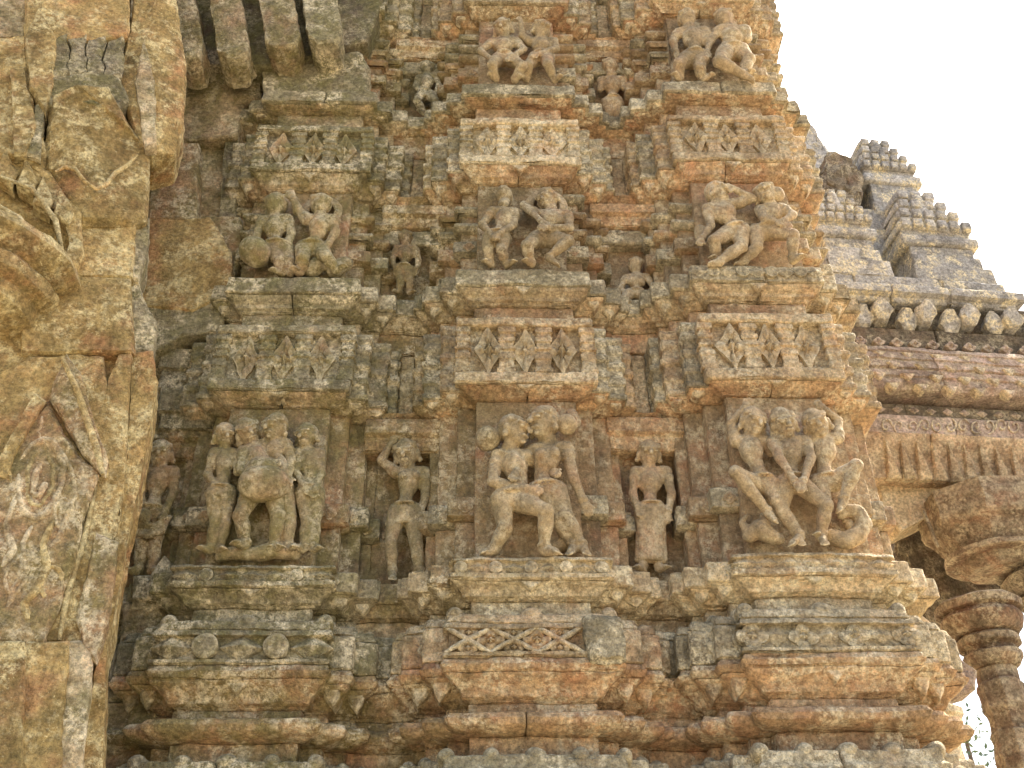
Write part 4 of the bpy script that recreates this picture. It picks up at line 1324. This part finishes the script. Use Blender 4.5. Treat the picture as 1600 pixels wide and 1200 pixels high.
figure(g4, dict(H=(1275, 662, 17), N=(1283, 684, 12), SL=(1266, 690, 11), SR=(1308, 686, 11), C=(1288, 704, 12), W=(1288, 732, 12), P=(1290, 755, 12),
                ER=(1310, 658, 10), HR=(1290, 640, 14), EL=(1262, 708, 10), KR=(1338, 727, 26), FR=(1317, 782, 18), TR=(1312, 796, 20), KL=(1290, 790, 16), FL=(1284, 836, 12)),
       YC, 23, face=(-10, -5), label='right figure, knee drawn up, arm over its head')
lump(g4, 'small_animal', [(1174, 836, 6, 12), (1186, 826, 10, 14), (1200, 836, 10, 14), (1216, 842, 8, 10), None, (1166, 826, 6, 7), (1160, 816, 6, 5), (1168, 808, 6, 4), None, (1196, 818, 12, 8), (1192, 806, 10, 5)], YC)
lump(g4, 'curled_tail', [(1300, 838, 8, 12), (1322, 846, 10, 13), (1342, 836, 10, 14), (1350, 818, 10, 13), (1342, 802, 10, 12), (1326, 798, 9, 10), (1314, 806, 8, 7)], YC)
lump(g4, 'curled_tail', [(1328, 822, 7, 8), (1334, 826, 9, 5), None, (1320, 816, 5, 5), (1330, 814, 7, 3)], YC)
# ---- right pier, second tier
g5 = group_root('two stone dancers on the right pier, second tier, one half kneeling', 1170, 412, YC)
figure(g5, dict(H=(1121, 302, 14), N=(1122, 321, 12), SL=(1105, 327, 11), SR=(1152, 319, 12), C=(1130, 334, 12), W=(1143, 349, 12), P=(1148, 364, 12),
                EL=(1110, 352, 14), HL=(1098, 372, 18), ER=(1176, 312, 13), HR=(1150, 298, 18), KL=(1116, 376, 22), FL=(1122, 408, 12), KR=(1158, 386, 18), FR=(1126, 408, 20), TR=(1112, 413, 20)),
       YC, 19.5, face=(50, 5), fat=1.08, label='left figure turned away with long hair, arm stretched out')
figure(g5, dict(H=(1196, 303, 15), N=(1203, 320, 12), SL=(1188, 329, 12), SR=(1222, 327, 12), C=(1207, 336, 12), W=(1201, 350, 12), P=(1192, 364, 12),
                EL=(1192, 342, 20), HL=(1218, 350, 22), ER=(1238, 336, 17), HR=(1224, 346, 22), KR=(1240, 368, 22), FR=(1240, 405, 14), KL=(1182, 386, 16), FL=(1162, 408, 12), TL=(1152, 413, 12)),
       YC, 19.5, face=(-25, 12), bun=(1214, 305, .6), fat=1.05, label='right figure half kneeling, hands joined')
lump(g5, 'drum', [(1094, 360, 10, 10), (1096, 376, 10, 9)], YC)
# ---- right pier, third tier
g6 = group_root('two badly worn stone dancers on the right pier, third tier', 1120, 126, YC)
figure(g6, dict(H=(1073, 30, 12), N=(1078, 45, 11), SL=(1060, 51, 11), SR=(1103, 51, 11), C=(1084, 62, 12), W=(1085, 80, 12), P=(1083, 93, 12),
                EL=(1050, 66, 10), HL=(1056, 82, 10), ER=(1108, 72, 14), HR=(1104, 84, 18), KL=(1060, 100, 18), FL=(1061, 122, 10), KR=(1093, 106, 18), FR=(1099, 123, 12)),
       YC, 16.5, face=(10, 0), feat=False, fat=1.15, er=(.012, .012, .004), voxel=.011)
figure(g6, dict(H=(1131, 30, 13), N=(1136, 43, 12), SL=(1124, 49, 13), SR=(1164, 48, 12), C=(1143, 59, 13), W=(1136, 73, 13), P=(1146, 82, 12),
                EL=(1112, 62, 14), HL=(1106, 78, 16), ER=(1168, 62, 12), KR=(1171, 92, 16), FR=(1160, 118, 14), KL=(1122, 96, 26), FL=(1162, 117, 20), TL=(1174, 124, 20)),
       YC, 17, face=(-15, -5), feat=False, fat=1.15, er=(.010, .007, .003), voxel=.011)

# ---- left pier, lowest tier
g7 = group_root('greenish group of stone figures round a big-bellied one on the left pier', 410, 868, YA)
figure(g7, dict(H=(353, 682, 10), N=(352, 702, 8), SL=(336, 708, 8), SR=(370, 708, 8), C=(352, 722, 9), W=(349, 748, 9), P=(346, 772, 9),
                EL=(326, 740, 9), HL=(338, 762, 13), ER=(372, 738, 12), HR=(384, 726, 16), KL=(336, 815, 10), FL=(328, 856, 8), KR=(352, 816, 10), FR=(342, 857, 8)), YA, 20, face=(25, 0), fat=1.0, er=(.010, .007, .003), label='left attendant')
figure(g7, dict(H=(390, 676, 13), N=(400, 698, 12), SL=(384, 706, 12), SR=(424, 704, 12), C=(404, 718, 13), W=(410, 738, 13), P=(412, 762, 12),
                EL=(376, 728, 16), HL=(392, 752, 20), ER=(440, 722, 15), HR=(446, 742, 18), KL=(374, 806, 18), FL=(384, 850, 12), KR=(434, 804, 16), FR=(428, 856, 10)), YA, 23, face=(20, 0), belly=1.25, fat=1.1, er=(.010, .007, .003), label='central figure with round belly')
figure(g7, dict(H=(430, 668, 16), N=(430, 690, 12), SL=(414, 694, 12), SR=(448, 694, 12), C=(430, 706, 12), W=(428, 728, 11), P=(430, 752, 9),
                EL=(408, 716, 16), HL=(424, 722, 20), ER=(456, 722, 14), HR=(448, 752, 17), KR=(452, 806, 12), FR=(452, 856, 10), KL=(438, 800, 10), FL=(438, 856, 8)), YA, 22, face=(-25, 0), er=(.010, .007, .003), label='figure behind leaning over the round belly')
figure(g7, dict(H=(479, 682, 10), N=(481, 702, 8), SL=(466, 708, 8), SR=(500, 708, 8), C=(483, 722, 9), W=(484, 748, 9), P=(484, 772, 9),
                EL=(462, 738, 12), HL=(474, 758, 15), ER=(502, 740, 9), HR=(492, 764, 14), KL=(478, 815, 10), FL=(476, 857, 8), KR=(492, 816, 9), FR=(492, 857, 8)), YA, 20, face=(-20, 0), er=(.010, .007, .003), label='right attendant holding a disc')
lump(g7, 'round_belly', [(400, 757, 22, 27), (424, 757, 22, 27)], YA, voxel=.012)
lump(g7, 'pedestal_rock', [(346, 868, 6, 10), (364, 862, 8, 11), (400, 866, 9, 12), (430, 860, 9, 14), (462, 866, 6, 10)], YA)
lump(g7, 'disc', [(492, 764, 12, 11), (492, 766, 15, 8)], YA)
# ---- left pier, second tier
g8 = group_root('two mossy stone figures with a round drum on the left pier, second tier', 460, 430, YA)
figure(g8, dict(H=(431, 322, 12), N=(430, 340, 10), SL=(412, 346, 10), SR=(450, 346, 10), C=(431, 358, 11), W=(430, 374, 11), P=(434, 390, 10),
                EL=(404, 362, 13), HL=(398, 378, 17), ER=(456, 364, 12), HR=(450, 384, 14), KL=(438, 406, 14), FL=(440, 425, 10), KR=(452, 406, 12), FR=(454, 425, 10)), YA, 20, face=(-15, -5), feat=False, fat=1.05, er=(.012, .009, .003))
figure(g8, dict(H=(500, 320, 12), N=(499, 340, 10), SL=(480, 346, 10), SR=(520, 346, 10), C=(500, 358, 11), W=(494, 374, 11), P=(488, 390, 10),
                EL=(466, 330, 11), HL=(458, 312, 13), ER=(526, 362, 12), HR=(512, 380, 16), KL=(472, 402, 18), FL=(470, 425, 10), KR=(510, 400, 20), FR=(528, 422, 12)), YA, 20, face=(10, 0), feat=False, halo=.85, fat=1.1, er=(.012, .009, .003))
lump(g8, 'drum', [(397, 392, 14, 23), (402, 396, 16, 22)], YA, voxel=.014)
lump(g8, 'pedestal_rock', [(488, 422, 8, 14), (504, 404, 8, 12), None, (524, 420, 6, 14), (540, 412, 5, 12)], YA)

# ---- figures in the recesses
h1 = group_root('slender stone woman in short skirt raising one arm, left of the middle pier', 632, 902, YN1, 'statue', 'statue', 'single figures in the recesses of the wall')
figure(h1, dict(H=(635, 709, 16), N=(638, 731, 13), SL=(619, 738, 13), SR=(663, 738, 13), C=(640, 751, 13), W=(634, 778, 13), P=(633, 800, 13),
                EL=(596, 720, 14), HL=(612, 694, 16), ER=(665, 776, 13), HR=(658, 800, 16), KL=(612, 850, 16), FL=(613, 893, 12), TL=(612, 902, 18), KR=(652, 852, 14), FR=(656, 893, 12), TR=(658, 902, 18)),
       YN1, 22.5, face=(-8, -5), female=True, skirt=.2, name='standing_figure')
h2 = group_root('upright long-robed stone figure in the recess between the middle and right piers', 1015, 895, YN2, 'statue', 'statue', 'single figures in the recesses of the wall')
figure(h2, dict(H=(1014, 708, 14), N=(1014, 730, 12), SL=(993, 738, 12), SR=(1041, 738, 12), C=(1016, 752, 12), W=(1016, 776, 12), P=(1016, 798, 12),
                EL=(988, 768, 13), HL=(996, 794, 17), ER=(1050, 772, 13), HR=(1044, 800, 14), KL=(1004, 846, 13), FL=(1004, 886, 10), KR=(1028, 846, 12), FR=(1028, 886, 10)),
       YN2, 21, face=(0, 0), skirt=.86, name='standing_figure')
h3 = group_root('dark stone attendant with looped drapery beside the porch pillar', 235, 900, YN0 - .16, 'statue', 'statue', 'single figures in the recesses of the wall')
figure(h3, dict(H=(250, 710, 14), N=(249, 730, 12), SL=(228, 738, 12), SR=(270, 738, 12), C=(247, 752, 12), W=(243, 778, 12), P=(238, 804, 12),
                EL=(220, 770, 13), HL=(222, 800, 17), ER=(272, 770, 13), HR=(258, 798, 17), KL=(222, 850, 13), FL=(216, 892, 10), KR=(242, 850, 13), FR=(238, 892, 10)),
       YN0 - .16, 21, face=(10, 0), name='standing_figure', mat='dado')
lump(h3, 'drapery', [(206, 812, 16, 5), (214, 830, 18, 6), (234, 836, 20, 6), (254, 826, 18, 6), (264, 808, 15, 5), None, (208, 806, 16, 4), (220, 820, 20, 5), (240, 822, 20, 5), (256, 812, 17, 4), None, (224, 806, 20, 11), (224, 812, 20, 9)], YN0 - .16, 'dado')
h4 = group_root('small mossy standing stone figure in the second recess left of the middle pier', 632, 462, YN1, 'statue', 'statue', 'single figures in the recesses of the wall')
figure(h4, dict(H=(634, 372, 12), N=(634, 384, 11), SL=(620, 389, 11), SR=(650, 389, 11), C=(634, 398, 12), W=(632, 410, 12), P=(631, 422, 12),
                EL=(614, 406, 12), HL=(617, 422, 13), ER=(654, 406, 12), HR=(650, 420, 13), KL=(625, 440, 12), FL=(625, 458, 10), KR=(640, 440, 12), FR=(641, 458, 10)), YN1, 14, feat=False, er=(.012, .009, .003), name='standing_figure', mat='dado')
h5 = group_root('small grey seated stone figure in the second recess right of the middle pier', 993, 462, YN2, 'statue', 'statue', 'single figures in the recesses of the wall')
figure(h5, dict(H=(993, 415, 12), N=(993, 428, 11), SL=(977, 433, 11), SR=(1011, 433, 11), C=(993, 441, 12), W=(992, 451, 12), P=(991, 460, 12),
                EL=(969, 450, 12), HL=(976, 463, 15), ER=(1019, 448, 12), HR=(1012, 462, 15), KL=(972, 470, 18), FL=(985, 474, 16), KR=(1012, 470, 18), FR=(1000, 475, 16)), YN2, 14, feat=False, er=(.010, .009, .003), name='seated_figure')
h6 = group_root('dull grey twisting stone figure in the topmost recess left of the middle pier', 665, 175, YN1, 'statue', 'statue', 'single figures in the recesses of the wall')
figure(h6, dict(H=(668, 106, 12), N=(667, 118, 11), SL=(654, 123, 11), SR=(682, 121, 11), C=(666, 130, 12), W=(662, 140, 12), P=(664, 150, 12),
                EL=(648, 134, 12), HL=(660, 144, 17), ER=(686, 132, 12), HR=(680, 146, 15), KL=(652, 158, 18), FL=(662, 176, 12), KR=(680, 158, 18), FR=(676, 176, 12)), YN1, 13, feat=False, name='dancing_figure', er=(.010, .009, .003), mat='grey')
h7 = group_root('stumpy eroded stone bust in the topmost recess right of the middle pier', 958, 182, YN2, 'statue', 'statue', 'single figures in the recesses of the wall')
figure(h7, dict(H=(953, 104, 12), N=(955, 118, 11), SL=(940, 126, 11), SR=(975, 126, 11), C=(957, 134, 12), W=(957, 148, 12), P=(957, 162, 12),
                EL=(938, 140, 12), ER=(976, 140, 12), KL=(950, 176, 12), FL=(950, 184, 10), KR=(964, 176, 12), FR=(964, 184, 10)), YN2, 15, feat=False, er=(.012, .009, .003), name='eroded_figure', mat='dado', neckl=False)
